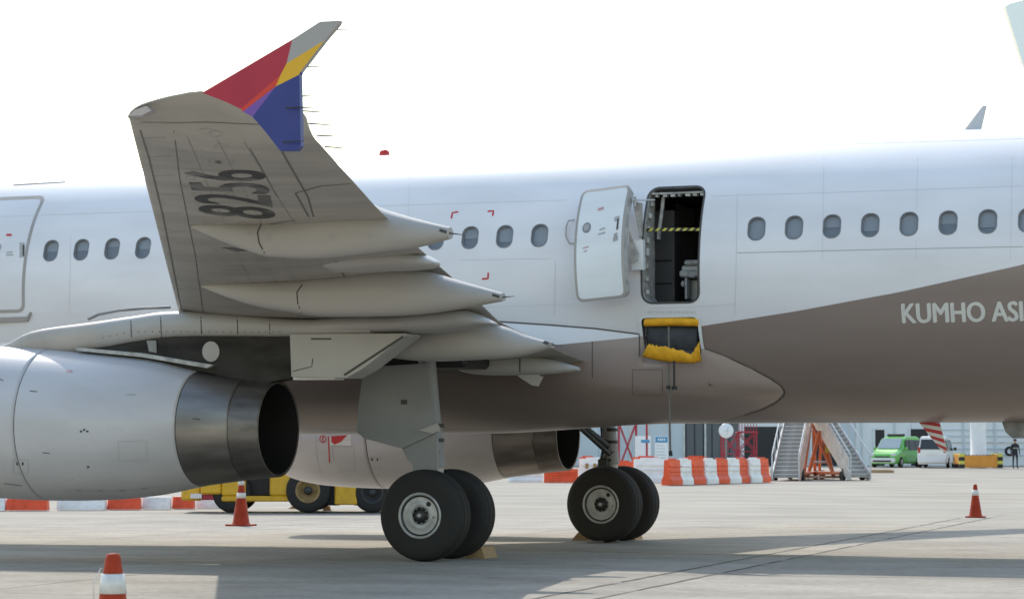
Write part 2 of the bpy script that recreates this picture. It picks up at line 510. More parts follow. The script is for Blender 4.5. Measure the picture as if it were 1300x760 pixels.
# livery: taupe below a boundary z = g(x)
BND = [(702,439),(760,433),(812,427.5),(889,414),(1010,395),(1140,371),(1208,356),(1300,335.5)]
bx = []
for p in BND:
    x, ph = skin(*p); bx.append((x, ZC+B_*math.sin(ph)))
bx = [(-25, bx[0][1]-.25), (bx[0][0]-2, bx[0][1]-.1)] + bx + [(bx[-1][0]+3, bx[-1][1]+.95), (25, bx[-1][1]+1.9)]
def livery(name, tone=1.0, wing_shade=False):
    m = mat(name, (.765, .745, .765), .30, var=.07, scale=1.1, stretch=(.5, 1, 1.8), bump=.10, bscale=1.3)
    nt = m.node_tree; p = nt.nodes['Principled BSDF']
    src = p.inputs['Base Color'].links[0].from_socket
    tc = nt.nodes.new('ShaderNodeTexCoord'); sx = nt.nodes.new('ShaderNodeSeparateXYZ')
    nt.links.new(tc.outputs['Object'], sx.inputs[0])
    x0, x1 = bx[0][0], bx[-1][0]
    mr = nt.nodes.new('ShaderNodeMapRange'); mr.inputs['From Min'].default_value = x0; mr.inputs['From Max'].default_value = x1
    nt.links.new(sx.outputs['X'], mr.inputs['Value'])
    cr = nt.nodes.new('ShaderNodeValToRGB'); el = cr.color_ramp.elements
    while len(el) < len(bx): el.new(.5)
    for e, (x, z) in zip(el, bx):
        pass
    for k, (x, z) in enumerate(bx):
        el[k].position = (x-x0)/(x1-x0)
    for k, (x, z) in enumerate(bx):
        g = z/8.0; el[k].color = (g, g, g, 1)
    nt.links.new(mr.outputs[0], cr.inputs[0])
    mu = nt.nodes.new('ShaderNodeMath'); mu.operation = 'MULTIPLY'; mu.inputs[1].default_value = 8.0
    nt.links.new(cr.outputs[0], mu.inputs[0])
    su = nt.nodes.new('ShaderNodeMath'); su.operation = 'SUBTRACT'
    nt.links.new(mu.outputs[0], su.inputs[0]); nt.links.new(sx.outputs['Z'], su.inputs[1])
    st = nt.nodes.new('ShaderNodeMapRange'); st.inputs['From Min'].default_value = -.004; st.inputs['From Max'].default_value = .004
    nt.links.new(su.outputs[0], st.inputs['Value'])
    mx = nt.nodes.new('ShaderNodeMix'); mx.data_type = 'RGBA'
    nz = nt.nodes.new('ShaderNodeTexNoise'); nz.inputs['Scale'].default_value = 1.2; nz.inputs['Detail'].default_value = 7
    mp = nt.nodes.new('ShaderNodeMapping'); mp.inputs['Scale'].default_value = (.4, 1, 1.8)
    nt.links.new(tc.outputs['Object'], mp.inputs[0]); nt.links.new(mp.outputs[0], nz.inputs['Vector'])
    r2 = nt.nodes.new('ShaderNodeValToRGB'); r2.color_ramp.elements[0].position = .3; r2.color_ramp.elements[1].position = .7
    r2.color_ramp.elements[0].color = (.235*tone, .181*tone, .157*tone, 1); r2.color_ramp.elements[1].color = (.272*tone, .212*tone, .186*tone, 1)
    nt.links.new(nz.outputs[0], r2.inputs[0])
    nt.links.new(st.outputs[0], mx.inputs[0])
    nt.links.new(src, mx.inputs[6]); nt.links.new(r2.outputs[0], mx.inputs[7])
    out = mx.outputs[2]
    if wing_shade:      # under-wing shade painted into the taupe, broken by noise like dirt
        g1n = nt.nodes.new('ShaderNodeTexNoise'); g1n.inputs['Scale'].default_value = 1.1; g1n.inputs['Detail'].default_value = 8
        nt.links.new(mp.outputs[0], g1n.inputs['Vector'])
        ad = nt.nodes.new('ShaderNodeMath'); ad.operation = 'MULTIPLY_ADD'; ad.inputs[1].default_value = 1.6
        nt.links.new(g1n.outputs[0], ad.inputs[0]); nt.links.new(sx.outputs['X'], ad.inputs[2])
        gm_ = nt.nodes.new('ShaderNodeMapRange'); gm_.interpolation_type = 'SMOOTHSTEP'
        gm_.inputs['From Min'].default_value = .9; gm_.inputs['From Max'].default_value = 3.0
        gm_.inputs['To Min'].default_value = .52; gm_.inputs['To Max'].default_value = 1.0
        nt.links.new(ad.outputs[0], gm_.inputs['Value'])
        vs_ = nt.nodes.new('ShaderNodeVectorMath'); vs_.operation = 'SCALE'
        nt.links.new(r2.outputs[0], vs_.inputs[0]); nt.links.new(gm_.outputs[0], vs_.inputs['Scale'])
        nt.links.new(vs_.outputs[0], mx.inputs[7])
    nt.links.new(out, p.inputs['Base Color'])
    return m
MT['livery'] = livery('fuselage_livery')
MT['fairlivery'] = livery('fairing_livery', 1.3, wing_shade=True)

# ---- barrel with real openings
NA = 144
def sec(x):
    if x < -17: t = (x+22.2)/5.2; k = max(.02, (1-(1-t)**2)**.5); return k, ZC - .35*(1-t)
    if x > 10: t = (x-10)/12.5; k = max(.05, 1-t**1.6*.95); return k, ZC + 1.5*t**1.5
    return 1.0, ZC
xs = list(np.linspace(-22.2, -17, 12)) + list(np.arange(-16.75, 10, .25)) + list(np.linspace(10, 22.4, 16))
mb = MB()
rings = []
for x in xs:
    k, zc = sec(x)
    rings.append([(x, -A_*k*math.cos(2*math.pi*j/NA), zc + B_*k*math.sin(2*math.pi*j/NA)) for j in range(NA)])
mb.ring(rings, MT['livery'])
fus = mb.build('fuselage', plane)
for mm in ('cabin', 'lining', 'jamb', 'fabric'): fus.data.materials.append(MT[mm])

WX0, WP, WZ = -7.228, .5334, 4.553
win_x = [WX0 + WP*n for n in list(range(0, 16)) + list(range(21, 31))]
cut = MB()
phw = zphi(WZ)
wc = barrel(0, phw)
wn_ = np.array([0, wc[1]/A_**2, (wc[2]-ZC)/B_**2]); wn_ /= np.linalg.norm(wn_)
wt = np.cross([1., 0, 0], wn_)
if wt[2] < 0: wt = -wt
def wpt(x, a, b, d): return np.array([x, wc[1], wc[2]]) + np.array([1., 0, 0])*a + wt*b + wn_*d
oval = rrect(.232, .325, .108, 6)
for x in win_x:
    cut.ring([[wpt(x, a, b, .1) for a, b in oval], [wpt(x, a, b, -.075) for a, b in oval]], MT['lining'], smooth=False)
# rear cabin door opening
dxl, dxr = skin(816.5, 312)[0], skin(886.5, 312)[0]
zt, zb = (ZC + B_*math.sin(skin(852, 239)[1])), (ZC + B_*math.sin(skin(852, 383)[1]))
DW, DH, DCX, DCZ = dxr-dxl, zt-zb, (dxl+dxr)/2, (zt+zb)/2
dr = rrect(DW, DH, .13, 6)
cut.ring([[(DCX+a, -3.0, DCZ+b) for a, b in dr], [(DCX+a, -1.25, DCZ+b) for a, b in dr]], MT['jamb'], smooth=False)
# slide compartment under it
sxl, sxr = skin(817, 430)[0], skin(888.5, 430)[0]
szt, szb = ZC + B_*math.sin(skin(852, 402.5)[1]), ZC + B_*math.sin(skin(852, 452)[1])
sr = rrect(sxr-sxl, szt-szb, .06, 5)
cut.ring([[((sxl+sxr)/2+a, -3.0, (szt+szb)/2+b) for a, b in sr], [((sxl+sxr)/2+a, -1.60, (szt+szb)/2+b) for a, b in sr]], MT['fabric'], smooth=False)
c1 = cut.build('cutter')
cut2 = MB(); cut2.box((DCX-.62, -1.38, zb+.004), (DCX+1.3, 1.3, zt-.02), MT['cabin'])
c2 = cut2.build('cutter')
for c in (c1, c2):
    md = fus.modifiers.new('opening', 'BOOLEAN'); md.object = c; md.operation = 'DIFFERENCE'; md.solver = 'EXACT'
bpy.context.view_layer.update()
dg = bpy.context.evaluated_depsgraph_get()
nm = bpy.data.meshes.new_from_object(fus.evaluated_get(dg))
fus.modifiers.clear()
fus.data = nm
nm.name = 'fuselage'
for c in (c1, c2): bpy.data.objects.remove(c)
nm.materials.clear()
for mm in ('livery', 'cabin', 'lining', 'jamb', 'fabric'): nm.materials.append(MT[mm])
nrm = []
for p in nm.polygons:
    c = p.center; n = p.normal
    onskin = False
    k, zc = sec(c.x)
    rad = math.hypot(c.y/(A_*k), (c.z-zc)/(B_*k))
    rr = [math.hypot(nm.vertices[i].co.y/(A_*k), (nm.vertices[i].co.z-zc)/(B_*k)) for i in p.vertices]
    if c.x < -16.9 or c.x > 9.9: onskin = True
    elif min(rr) > .9985 and rad > .9965:
        rn = Vector((0, c.y/A_**2, (c.z-zc)/B_**2)).normalized()
        onskin = n.dot(rn) > .97
    if onskin:
        p.material_index = 0; p.use_smooth = True
    else:
        p.use_smooth = False
        if abs(c.z-WZ) < .25 and not (dxl-.05 < c.x < dxr+.05): p.material_index = 2
        elif c.z < zb-.1: p.material_index = 4
        elif c.y < -1.381: p.material_index = 3
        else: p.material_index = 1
    for li in p.loop_indices:
        vco = nm.vertices[nm.loops[li].vertex_index].co
        if onskin and -16.9 <= c.x <= 9.9:
            q = Vector((0, vco.y/A_**2, (vco.z-ZC)/B_**2)).normalized()
        else: q = n if not onskin else Vector((0, 0, 0))
        nrm.append(q)
nm.normals_split_custom_set([tuple(q) for q in nrm])
BVH['fus'] = BVHTree.FromPolygons([v.co for v in nm.vertices], [tuple(p.vertices) for p in nm.polygons])

# ---- cabin windows: surround > pane, blind
wf = MB()
def oring(x, w, h, r, d): return [wpt(x, a, b, d) for a, b in rrect(w, h, r, 6)]
wf.ring([oring(0, .262, .355, .122, -.004), oring(0, .252, .345, .117, .004), oring(0, .232, .325, .108, .003), oring(0, .222, .315, .103, -.03), oring(0, .205, .298, .095, -.034)], MT['winframe'], caps=False, smooth=False)
pf = MB(); pf.ring([oring(0, .214, .307, .1, -.032), oring(0, .214, .307, .1, -.036)], MT['glass'], smooth=False)
gm = MT['glass']; nt = gm.node_tree
tr = nt.nodes.new('ShaderNodeBsdfTransparent'); tr.inputs[0].default_value = (.84, .85, .86, 1)
gl = nt.nodes.new('ShaderNodeBsdfGlossy'); gl.inputs['Roughness'].default_value = .05; gl.inputs[0].default_value = (.75, .77, .80, 1)
mxs = nt.nodes.new('ShaderNodeMixShader'); mxs.inputs[0].default_value = .07
nt.links.new(tr.outputs[0], mxs.inputs[1]); nt.links.new(gl.outputs[0], mxs.inputs[2])
nt.links.new(mxs.outputs[0], [n for n in nt.nodes if n.type == 'OUTPUT_MATERIAL'][0].inputs[0])
w0 = p0 = None
sh_meshes = []
for frac in (.34, .5, .72, 1.0):
    sm = MB(); h = .30*frac
    sm.ring([[wpt(0, a, b + (.30-h)/2, -.060) for a, b in rrect(.22, h, .03 if frac < 1 else .1, 3)], [wpt(0, a, b + (.30-h)/2, -.064) for a, b in rrect(.22, h, .03 if frac < 1 else .1, 3)]], MT['shade'], smooth=False)
    o = sm.build('blind'); sh_meshes.append(o.data); bpy.data.objects.remove(o)
wmesh = pmesh = None
pick = [1, 1, 0, 1] + [2]*8 + [1, 1, 2, 3] + [3, 3, 1, 2, 3, 1, 2, 3, 3, 3]
for i, x in enumerate(win_x):
    if wmesh is None:
        w_ = wf.build('cabin_window', plane); wmesh = w_.data
        q_ = pf.build('pane', w_); pmesh = q_.data
    else:
        w_ = bpy.data.objects.new('cabin_window', wmesh); COL.objects.link(w_); w_.parent = plane
        q_ = bpy.data.objects.new('pane', pmesh); COL.objects.link(q_); q_.parent = w_
    w_.location = (x, 0, 0)
    s_ = bpy.data.objects.new('blind', sh_meshes[pick[i]]); COL.objects.link(s_); s_.parent = w_

# ---- belly fairing
UPB = [(632,408),(700,412.5),(756,417),(812,424),(850,431),(892,440),(920,451),(955,467.5),(978,480),(990,488),(995.5,495)]
LOB = [(942,527),(968,518.5),(984,510.5),(993,502.5)]
up = [skin(*p) for p in UPB]; up = [(-9.5, up[0][1]-.12), (-3.0, up[0][1])] + up
lo = [skin(*p) for p in LOB]
xt = up[-1][0]
xb = lo[0][0]-1.0
lo = [(xb, -math.pi/2)] + lo + [(xt+.001, up[-1][1]-.01)]
ux, uy = zip(*up); lx, ly = zip(*sorted(lo))
mb = MB(); rings = []
NB = 180
for x in sorted(list(np.linspace(-9.4, 2.6, 60)) + list(np.linspace(2.65, xt+.05, 60)) + [sxl-.004, sxl+.004, sxr-.004, sxr+.004]):
    bu = np.interp(x, ux, uy) + math.pi/2
    bl = max(0.0, np.interp(x, lx, ly) + math.pi/2)
    ring = []
    for j in range(NB+1):
        be = -2.2 + 4.4*j/NB
        e1_, e2_ = (bu-abs(be))*2.03, ((abs(be)-bl)*2.03 if x > xb else abs(be)*2.03 + (xb-x)*1.2)
        e = min(e1_, e2_)
        e = min(e, (xt+.02-x)*1.6)
        if e > 0:
            off = .20*(1-math.exp(-min(e1_/.28, e2_/.75, max(0, xt+.02-x)/.22))) * (1 if x > -7 else max(0, (x+9.4)/2.4)**.5)
            wb = min(1, max(0, (xb-x)/3.2)); wb = wb*wb*(3-2*wb)
            off *= 1-(1-.70*wb)*math.exp(-(be/.62)**2)
            off += .16*math.exp(-((abs(be)-.95)/.34)**2)*min(1, e/.7)**1.5*(1 if x > -7 else 0)
        else: off = max(-.05, e*.6)
        # under the belly the fairing is flatter
        pz = ZC + B_*math.sin(be-math.pi/2)
        if be > 0 and sxl+.0 < x < sxr-.0 and szb+.0 < pz: off, e = -.25, -1
        ring.append((barrel(x, be-math.pi/2, off), e))
    rings.append(ring)
vs = [p for r in rings for p, e in r]; es = [e for r in rings for p, e in r]; n_ = NB+1
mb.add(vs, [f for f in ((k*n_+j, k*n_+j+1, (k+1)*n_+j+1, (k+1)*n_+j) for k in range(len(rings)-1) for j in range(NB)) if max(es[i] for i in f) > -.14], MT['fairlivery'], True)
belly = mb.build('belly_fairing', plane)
reg('belly', belly)
mb = MB()
ribbon(mb, UPB[:4], .022, ['belly', 'fus'], MT['fairseam'], .006, 6)
ribbon(mb, [(812,425),(812,452)], .022, ['belly', 'fus'], MT['fairseam'], .006, 6)
ribbon(mb, [(890,440.5)]+UPB[6:]+[(996.3,498.5),(993.5,503),(984.5,511),(969,519),(945,526.5)], .02, ['belly', 'fus'], MT['fairseam'], .01, 5)
ribbon(mb, [(752,433),(752,480)], .012, ['belly', 'fus'], MT['fairseam'], .004, 6)
ribbon(mb, [(803,469),(841,469),(841,501),(803,501)], .006, ['belly'], MT['fairseam'], .004, 6, True)
mb.build('fairing_seam', plane, kind='stuff')

# ---- wings
def wing_section(y, le, te, tc, lowmid):
    """closed section: lower side through lowmid drop, upper side by thickness"""
    (xl, zl), (xt_, zt_) = le, te
    c = xt_-xl; pts = []
    N = 22
    fr = [(1-math.cos(math.pi*i/N))/2 for i in range(N+1)]
    def low(f): return zl + (zt_-zl)*f - lowmid*c*4*(f**.75)*(1-f)*.62 - .010*c*math.sqrt(max(0, f*(1-f)))
    def upp(f): return zl + (zt_-zl)*f + tc*c*(2.6*math.sqrt(f)*(1-f)*.78 + .0) + .006
    for f in fr: pts.append((xl+c*f, y, low(f)))
    for f in fr[::-1][1:-1]: pts.append((xl+c*f, y, upp(f)))
    return pts
def tez(y):   # trailing edge (x,z) at spanwise |y|
    Y = [1.5, 2.5, 5.0, 6.4, 8.0, 10.0, 12.8, 16.9]
    X = [1.45, 1.45, 1.34, 1.52, 1.72, 2.27, 3.02, 4.15]
    Z = [2.72, 2.80, 3.16, 3.42, 3.68, 3.75, 3.89, 4.17]
    return float(np.interp(y, Y, X)), float(np.interp(y, Y, Z))
def lez(y): return -2.85+.487*(y-6), 3.40+.09*(y-6)
_tip = [at(u, v, y=-16.97) for u, v in [(163,149),(168,141),(178,135),(192,130),(213,124.5),(240,119),(262,117),(287,128.5),(310,140),(324,148.5),(340,165),(357,189)]] + [at(385,141,y=-16.97)]
TIPX, TIPZ = [p[0] for p in _tip], [p[2] for p in _tip]
def build_wing(s, name):
    mb = MB(); rings = []
    for y in list(np.linspace(1.3, 16.3, 34)) + [16.45, 16.6, 16.7, 16.8, 16.88, 16.94, 16.98]:
        le, te = lez(y), tez(y)
        t = max(0, (y-16.3)/.68)
        le = (le[0], le[1]+.02*t); tc = np.interp(y, [1.3, 6, 17], [.115, .095, .075])*(1-.75*t*t)
        pts = wing_section(y, le, te, tc, np.interp(y, [1.3, 5, 8, 17], [.05, .042, .034, .02])*(1-.5*t))
        if t > 0:
            n_ = len(pts); q = []
            for i, p in enumerate(pts):
                zt_ = float(np.interp(p[0], TIPX, TIPZ)); w = t**1.6
                if i <= 22: q.append((p[0], p[1], p[2]+w*(zt_-p[2])))
                else: q.append((p[0], p[1], p[2] + w*(zt_+.012-p[2])))
            pts = q
        rings.append([(p[0], s*p[1], p[2]) for p in pts])
    mb.ring(rings, MT['wing'])
    return mb.build(name, plane)
wing = build_wing(-1, 'wing'); reg('wing', wing)
wing2 = build_wing(1, 'wing')
tag(wing, 'grey port wing seen from below')
tag(wing2, 'grey starboard wing behind the fuselage')

# wing panel lines, access covers
mb = MB()
WK = ['wing']
ribbon(mb, [(178,165),(189,200),(206.5,272),(218,330),(230,392)], .016, WK, MT['wingseam'])
ribbon(mb, [(221,166),(228,226),(240,285.5),(248,324),(258.6,402)], .010, WK, MT['wingseam'])
ribbon(mb, [(178,155),(215,156),(262,155),(330,158)], .010, WK, MT['wingseam'])
ribbon(mb, [(357,190),(365,205),(391,250),(398,275)], .018, WK, MT['wingseam'])
ribbon(mb, [(310,175),(330,210),(352,250)], .008, WK, MT['wingseam'])
ribbon(mb, [(375,245),(408,236),(445,233),(466,236)], .018, WK, MT['wingseam'])
ribbon(mb, [(240,288),(309,287),(338,285),(375,279)], .016, WK, MT['wingseam'])
ribbon(mb, [(375,245),(392,275)], .018, WK, MT['wingseam'])
ribbon(mb, [(426,331),(438,352)], .02, WK, MT['wingseam'])
for (u, v) in [(281,186),(289,206),(273,170),(262,167),(285,250),(300,340),(340,345)]:
    ring = [(u+7*math.cos(t)*(1.25), v+3.6*math.sin(t)) for t in np.linspace(0, 2*math.pi, 14)[:-1]]
    ribbon(mb, ring, .008, WK, MT['softseam'], .004, 5, True)
for (u, v) in [(277,206)]:
    patch(mb, [(u-5, v-1), (u, v-2), (u+5, v), (u+1, v+2)], WK, MT['wingseam'])
patch(mb, [(282,314),(296,314),(314,318),(300,319)], WK, MT['wingseam'])
for k in range(9):
    u0, v0 = 183+k*5.2, 175+k*24
    ribbon(mb, [(u0, v0), (u0+28, v0-1)], .006, WK, MT['wingseam'], .004, 8)
def proj(P):
    d = np.asarray(P, float) - CAM; z = d @ FW
    return (PX + F_PX*(d @ RT)/z, PY - F_PX*(d @ UP)/z)
def wpx(y, f):
    (xl, zl), (xt_, zt_) = lez(y), tez(y)
    return proj((xl+(xt_-xl)*f, -y, zl+(zt_-zl)*f-.02))
for y in np.arange(6.6, 16.4, .82):
    ribbon(mb, [wpx(y, f) for f in (.16, .3, .45, .6)], .007, WK, MT['ribseam'], .003, 8)
for f in (.30, .46, .60):
    ribbon(mb, [wpx(y, f) for y in np.arange(16.2, 6.2, -1.0)], .007, WK, MT['ribseam'], .003, 8)
for y in np.arange(7.0, 16.0, .82):
    for f in (.23, .38):
        u, v = wpx(y, f)
        ribbon(mb, [(u+6*math.cos(t), v+2.6*math.sin(t)) for t in np.linspace(0, 2*math.pi, 12)[:-1]], .006, WK, MT['ribseam'], .003, 4, True)
mb.build('wing_seam', plane, kind='stuff')
# registration digits, tops towards the leading edge
mb = MB()
V, Fc = text_polys('8256', .012)
V = (V - V.min(0))/(V.max(0)-V.min(0))
cor = dict(bl=(351.5,279), br=(336,216), tl=(254,272), tr=(231.5,215))   # text corners in the photograph
vs = []
for a, b in V:
    p = [cor['bl'][i]*(1-a)*(1-b) + cor['br'][i]*a*(1-b) + cor['tl'][i]*(1-a)*b + cor['tr'][i]*a*b for i in (0, 1)]
    h, n = hit(*p, WK); vs.append(h + n*.005)
mb.add(vs, Fc, MT['digit'])
mb.build('registration_number', plane)

# wing tip fence
def zp(x, y): return (150+x/3.8, 20+y/3.8)
FP = {k: zp(*p) for k, p in dict(a=(415,375), b=(855,120), c=(825,235), d=(795,290), e=(600,452), f=(520,415), g=(770,345), h=(610,465), i=(655,490), j=(885,288), k=(885,630), l=(865,652), m=(785,652), n=(1010,125), o=(890,275), p=(990,35), q=(1085,30), r=(1080,45), s=(715,560)).items()}
REG = [('abcdef', 'f_red'), ('dgeh', 'f_orange'), ('ghi', 'f_purple'), ('gjklmsi', 'f_blue'), ('cnojgd', 'f_yellow'), ('bpqrnc', 'f_grey')]
fmb = MB()
YF = -17.02
pt = {k: np.array(at(*v, y=YF)) for k, v in FP.items()}
def cant(p, off): return p + np.array([0, off - .05*(p[2]-4.3), 0])
for ks, mm in REG:
    if ks == 'dgeh': ks = 'dghe'
    fmb.add([cant(pt[k], -.03) for k in ks], [tuple(range(len(ks)))], MT[mm])
    fmb.add([cant(pt[k], .03) for k in ks], [tuple(range(len(ks)-1, -1, -1))], MT[mm])
for k1, k2 in zip('abpqrnojklmsihefa', 'bpqrnojklmsihefa'):
    fmb.add([cant(pt[k1], -.03), cant(pt[k2], -.03), cant(pt[k2], .03), cant(pt[k1], .03)], [(0, 1, 2, 3)], MT['f_grey'] if k1 in 'pqrn' else MT['f_blue'] if k1 in 'ojklmsi' else MT['f_red'])
fence = fmb.build('wingtip_fence', plane, fix=False)
# nav lamp at the tip
mb = MB()
lp = [at(167,146.5,y=-16.97), at(175,139,y=-16.97), at(190,134,y=-16.97), at(196,140,y=-16.97), at(184,146,y=-16.97)]
mb.prism([p + np.array([0, -.06, -.012]) for p in lp], (0, .10, 0), MT['clear'])
mb.build('navigation_lamp', plane)
# static dischargers
wk = [((975,72),(1110,68),-17.0),((850,250),(985,246),-17.0),((890,388),(948,388),-16.6),((835,445),(968,442),-17.1),((890,458),(995,466),-16.3),((945,520),(1038,528),-15.5),((985,578),(1072,582),-14.9),((1022,632),(1108,640),-14.3),((820,611),(895,604),-17.1)]
for a, b, y in wk:
    mb = MB(); pa, pb_ = at(*zp(a[0]-26, a[1]), y=y), at(*zp(*b), y=y)
    mb.tube([pa, pa*.5+pb_*.5, pb_], [.008, .007, .003], MT['darksteel'], 6)
    mb.build('static_wick', plane)

# flap track fairings
def canoe(name, y, st, m, keyline=None, hw=.24):
    """st: u, v_top, v_bottom, width factor"""
    rows = []
    for (u, t, b, w) in st:
        T, Bm = at(u, t, y=y), at(u, b, y=y)
        rows.append((T[0], T[2], Bm[2], w))
    rows = smooth_path(rows, 34)
    mb = MB(); rings = []
    for (x, z1, z0, w) in rows:
        zc, hh = (z1+z0)/2, max(.006, (z1-z0)/2); ring = []
        for j in range(24):
            a = 2*math.pi*j/24; c, q = math.cos(a), math.sin(a)
            c = math.copysign(abs(c)**.8, c); q = math.copysign(abs(q)**.85, q)
            ring.append((x, y+hw*w*c, zc+hh*q))
        rings.append(ring)
    mb.ring(rings, m)
    return mb.build(name, plane)
F1 = canoe('flap_track_fairing', -12.0, [(242,286,288,.05),(277,279,304,.5),(312,279,317,.85),(343,278,326,1),(399,264,328,1),(455,254,323,1),(489,266,319,.9),(530,278,314,.7),(572,288.6,303,.35)], MT['fairing'], hw=.22)
F2 = canoe('flap_track_fairing', -8.0, [(256,362,364,.05),(295,356,379.6,.5),(335,354,391,.85),(382,352,398.4,1),(416,348,402,1),(491,340,401.5,1),(540,344,398.5,.9),(587,357,391.6,.7),(639,372,382,.35)], MT['fairing'], hw=.25)
F3 = canoe('flap_track_fairing', -5.0, [(440,430,442,.4),(484,424,452,.85),(537,408,458.4,1),(590,404,457.3,1),(640,414,454.5,.8),(668,425,450.5,.6),(701,434.5,441.5,.35)], MT['fairing'], hw=.25)
F4 = canoe('flap_track_fairing', -2.55, [(578,459,463,.4),(588,454,472,.8),(620,452,476,1),(660,450,476,1),(700,456,474.5,.8),(732,465,471,.4),(735,467,470,.2)], MT['fairing'], hw=.15)
for k, o in (('F1', F1), ('F2', F2), ('F3', F3), ('F4', F4)): reg(k, o)
mb = MB()
ribbon(mb, [(332,284),(327,295),(329,308),(336,321)], .016, ['F1'], MT['seam'], .004, 5)
ribbon(mb, [(384,361),(377,371),(378,384),(383,397)], .016, ['F2'], MT['seam'], .004, 5)
ribbon(mb, [(660,454),(660,475)], .02, ['F4'], MT['seam'], .004, 4)
ribbon(mb, [(558,292),(571,296)], .03, ['F1'], MT['seam'], .004, 4)
ribbon(mb, [(625,374),(638,378)], .03, ['F2'], MT['seam'], .004, 4)
ribbon(mb, [(690,434),(699,437)], .05, ['F3'], MT['seam'], .006, 3)
for (u, v, k) in [(340,301,'F1'),(317,295,'F1'),(421,300,'F1'),(388,377,'F2'),(368,367,'F2'),(470,300,'F1')]:
    ribbon(mb, [(u+3.2*math.cos(t), v+3.2*math.sin(t)) for t in np.linspace(0, 2*math.pi, 10)[:-1]], .008, [k], MT['softseam'], .004, 3, True)
mb.build('fairing_seam', plane, kind='stuff')
for (a, b, y) in [((571,296),(588,298),-12.0),((638,377),(653,376),-8.0),((699,437),(714,439),-5.0)]:
    mb = MB(); mb.tube([at(*a, y=y), at(*b, y=y)], [.009, .004], MT['darksteel'], 6); mb.build('static_wick', plane)
# flap sections that show between the fairings
def flap(pts, name='flap', th=.05):
    mb = MB(); P = [np.array(at(u, v, y=y)) for (u, v, y) in pts]
    mb.prism([p+np.array([0, 0, -.012]) for p in P], (0, 0, th), MT['wing'])
    return mb.build(name, plane)
canoe('flap_tip', -9.2, [(405,330,336,.05),(425,320,344,.5),(445,316,346,.8),(487,317,344,1),(510,316,343.5,1),(523,317.5,343,.95),(540,323.5,341.5,.8),(550,329,338.5,.6),(554.5,332.5,335.5,.3)], MT['fairing'], hw=.34)
canoe('flap_tip', -5.72, [(330,412,424,.8),(366,409,427,.9),(440,402,426,1),(500,401,424,1),(560,396,422,1),(590,393.5,418.5,1),(604,397.5,416,.9),(618,404,413.5,.7),(630,410,412,.3)], MT['fairing'], hw=.30)
mb = MB()
P = [at(u, v, y=-2.55) for (u, v) in [(655,475),(682,474),(689,478),(683,490),(676,489)]]
mb.prism([p+np.array([0, -.03, 0]) for p in P], (0, .06, 0), MT['fairing']); mb.build('fairing_bracket', plane)

# ---- engines (port built, starboard copied)
EY = -5.75
ST = [(-6.74,.80,1.90),(-6.78,.85,1.90),(-6.72,.905,1.90),(-6.5,.965,1.895),(-6.15,1.015,1.885),(-5.6,1.04,1.87),(-4.8,1.027,1.834),(-3.9,.975,1.80),(-3.2,.90,1.791),(-2.56,.768,1.778),(-1.85,.672,1.768),(-1.47,.632,1.764)]
sm_st = smooth_path(ST, 110)
def eng(x0, x1, name, m, scale=1.0, inner=None, par=None):
    rows = [r for r in sm_st if x0 <= r[0] <= x1]
    def itp(x): return [np.interp(x, [r[0] for r in sm_st[4:]], [r[k] for r in sm_st[4:]]) for k in (1, 2)]
    rows = [(x0, *itp(x0))] + [tuple(r) for r in rows if x0+.01 < r[0] < x1-.01] + [(x1, *itp(x1))] if x0 > -6.6 else [tuple(r) for r in rows] + [(x1, *itp(x1))]
    mb = MB(); n = 72
    rings = [[(x, EY + r*scale*math.sin(2*math.pi*j/n), zc + r*scale*math.cos(2*math.pi*j/n)) for j in range(n)] for x, r, zc in rows]
    x, r, zc = rows[-1]
    rings.append([(x-.004, EY + (r*scale-.03)*math.sin(2*math.pi*j/n), zc + (r*scale-.03)*math.cos(2*math.pi*j/n)) for j in range(n)])
    if inner:
        for xi, ri in inner:
            rings.append([(xi, EY + ri*math.sin(2*math.pi*j/n), zc + ri*math.cos(2*math.pi*j/n)) for j in range(n)])
    mb.ring(rings, m, caps=False)
    return mb.build(name, par or plane)
e1 = eng(-6.80, -4.86, 'engine_nacelle', MT['nacelle'])
e2 = eng(-4.845, -2.60, 'reverser_cowl', MT['nacelle'], par=e1)
e3 = eng(-2.585, -1.89, 'exhaust_nozzle', MT['metal'], .996, par=e1)
e4 = eng(-1.882, -1.47, 'nozzle_lip', MT['lipmetal'], .994, par=e1)
mb = MB(); mb.lathe([(-1.48,.602),(-2.2,.60),(-3.2,.56),(-3.21,.01)], MT['black'], (0, EY, 1.766), 'x', 48); mb.build('exhaust_duct', e1)
mb = MB(); mb.lathe([(-6.74,.80),(-6.5,.775),(-6.0,.79),(-5.99,.01)], MT['black'], (0, EY, 1.90), 'x', 48); mb.build('fan_face', e1)
mb = MB()
for xx in (-4.8525, -2.5925):
    k = [np.interp(xx, [r[0] for r in sm_st[4:]], [r[q] for r in sm_st[4:]]) for q in (1, 2)]
    mb.lathe([(xx-.012, k[0]*.985), (xx+.012, k[0]*.985)], MT['seam'], (0, EY, k[1]), 'x', 72)
mb.build('cowl_gap', e1)
for o in (e1, e2, e3, e4): reg('eng', e1)
for k, o in (('e1', e1), ('e2', e2), ('e3', e3), ('e4', e4)): reg(k, o)
EK = ['e1', 'e2', 'e3', 'e4']
mb = MB()
ribbon(mb, [(17,583),(36,583),(36,600),(17,600)], .008, EK, MT['softseam'], .004, 6, True)
for p in [(22,586),(29,586)]: patch(mb, [(p[0]-1,p[1]),(p[0]+1,p[1]),(p[0]+1,p[1]+4),(p[0]-1,p[1]+4)], EK, MT['seam'])
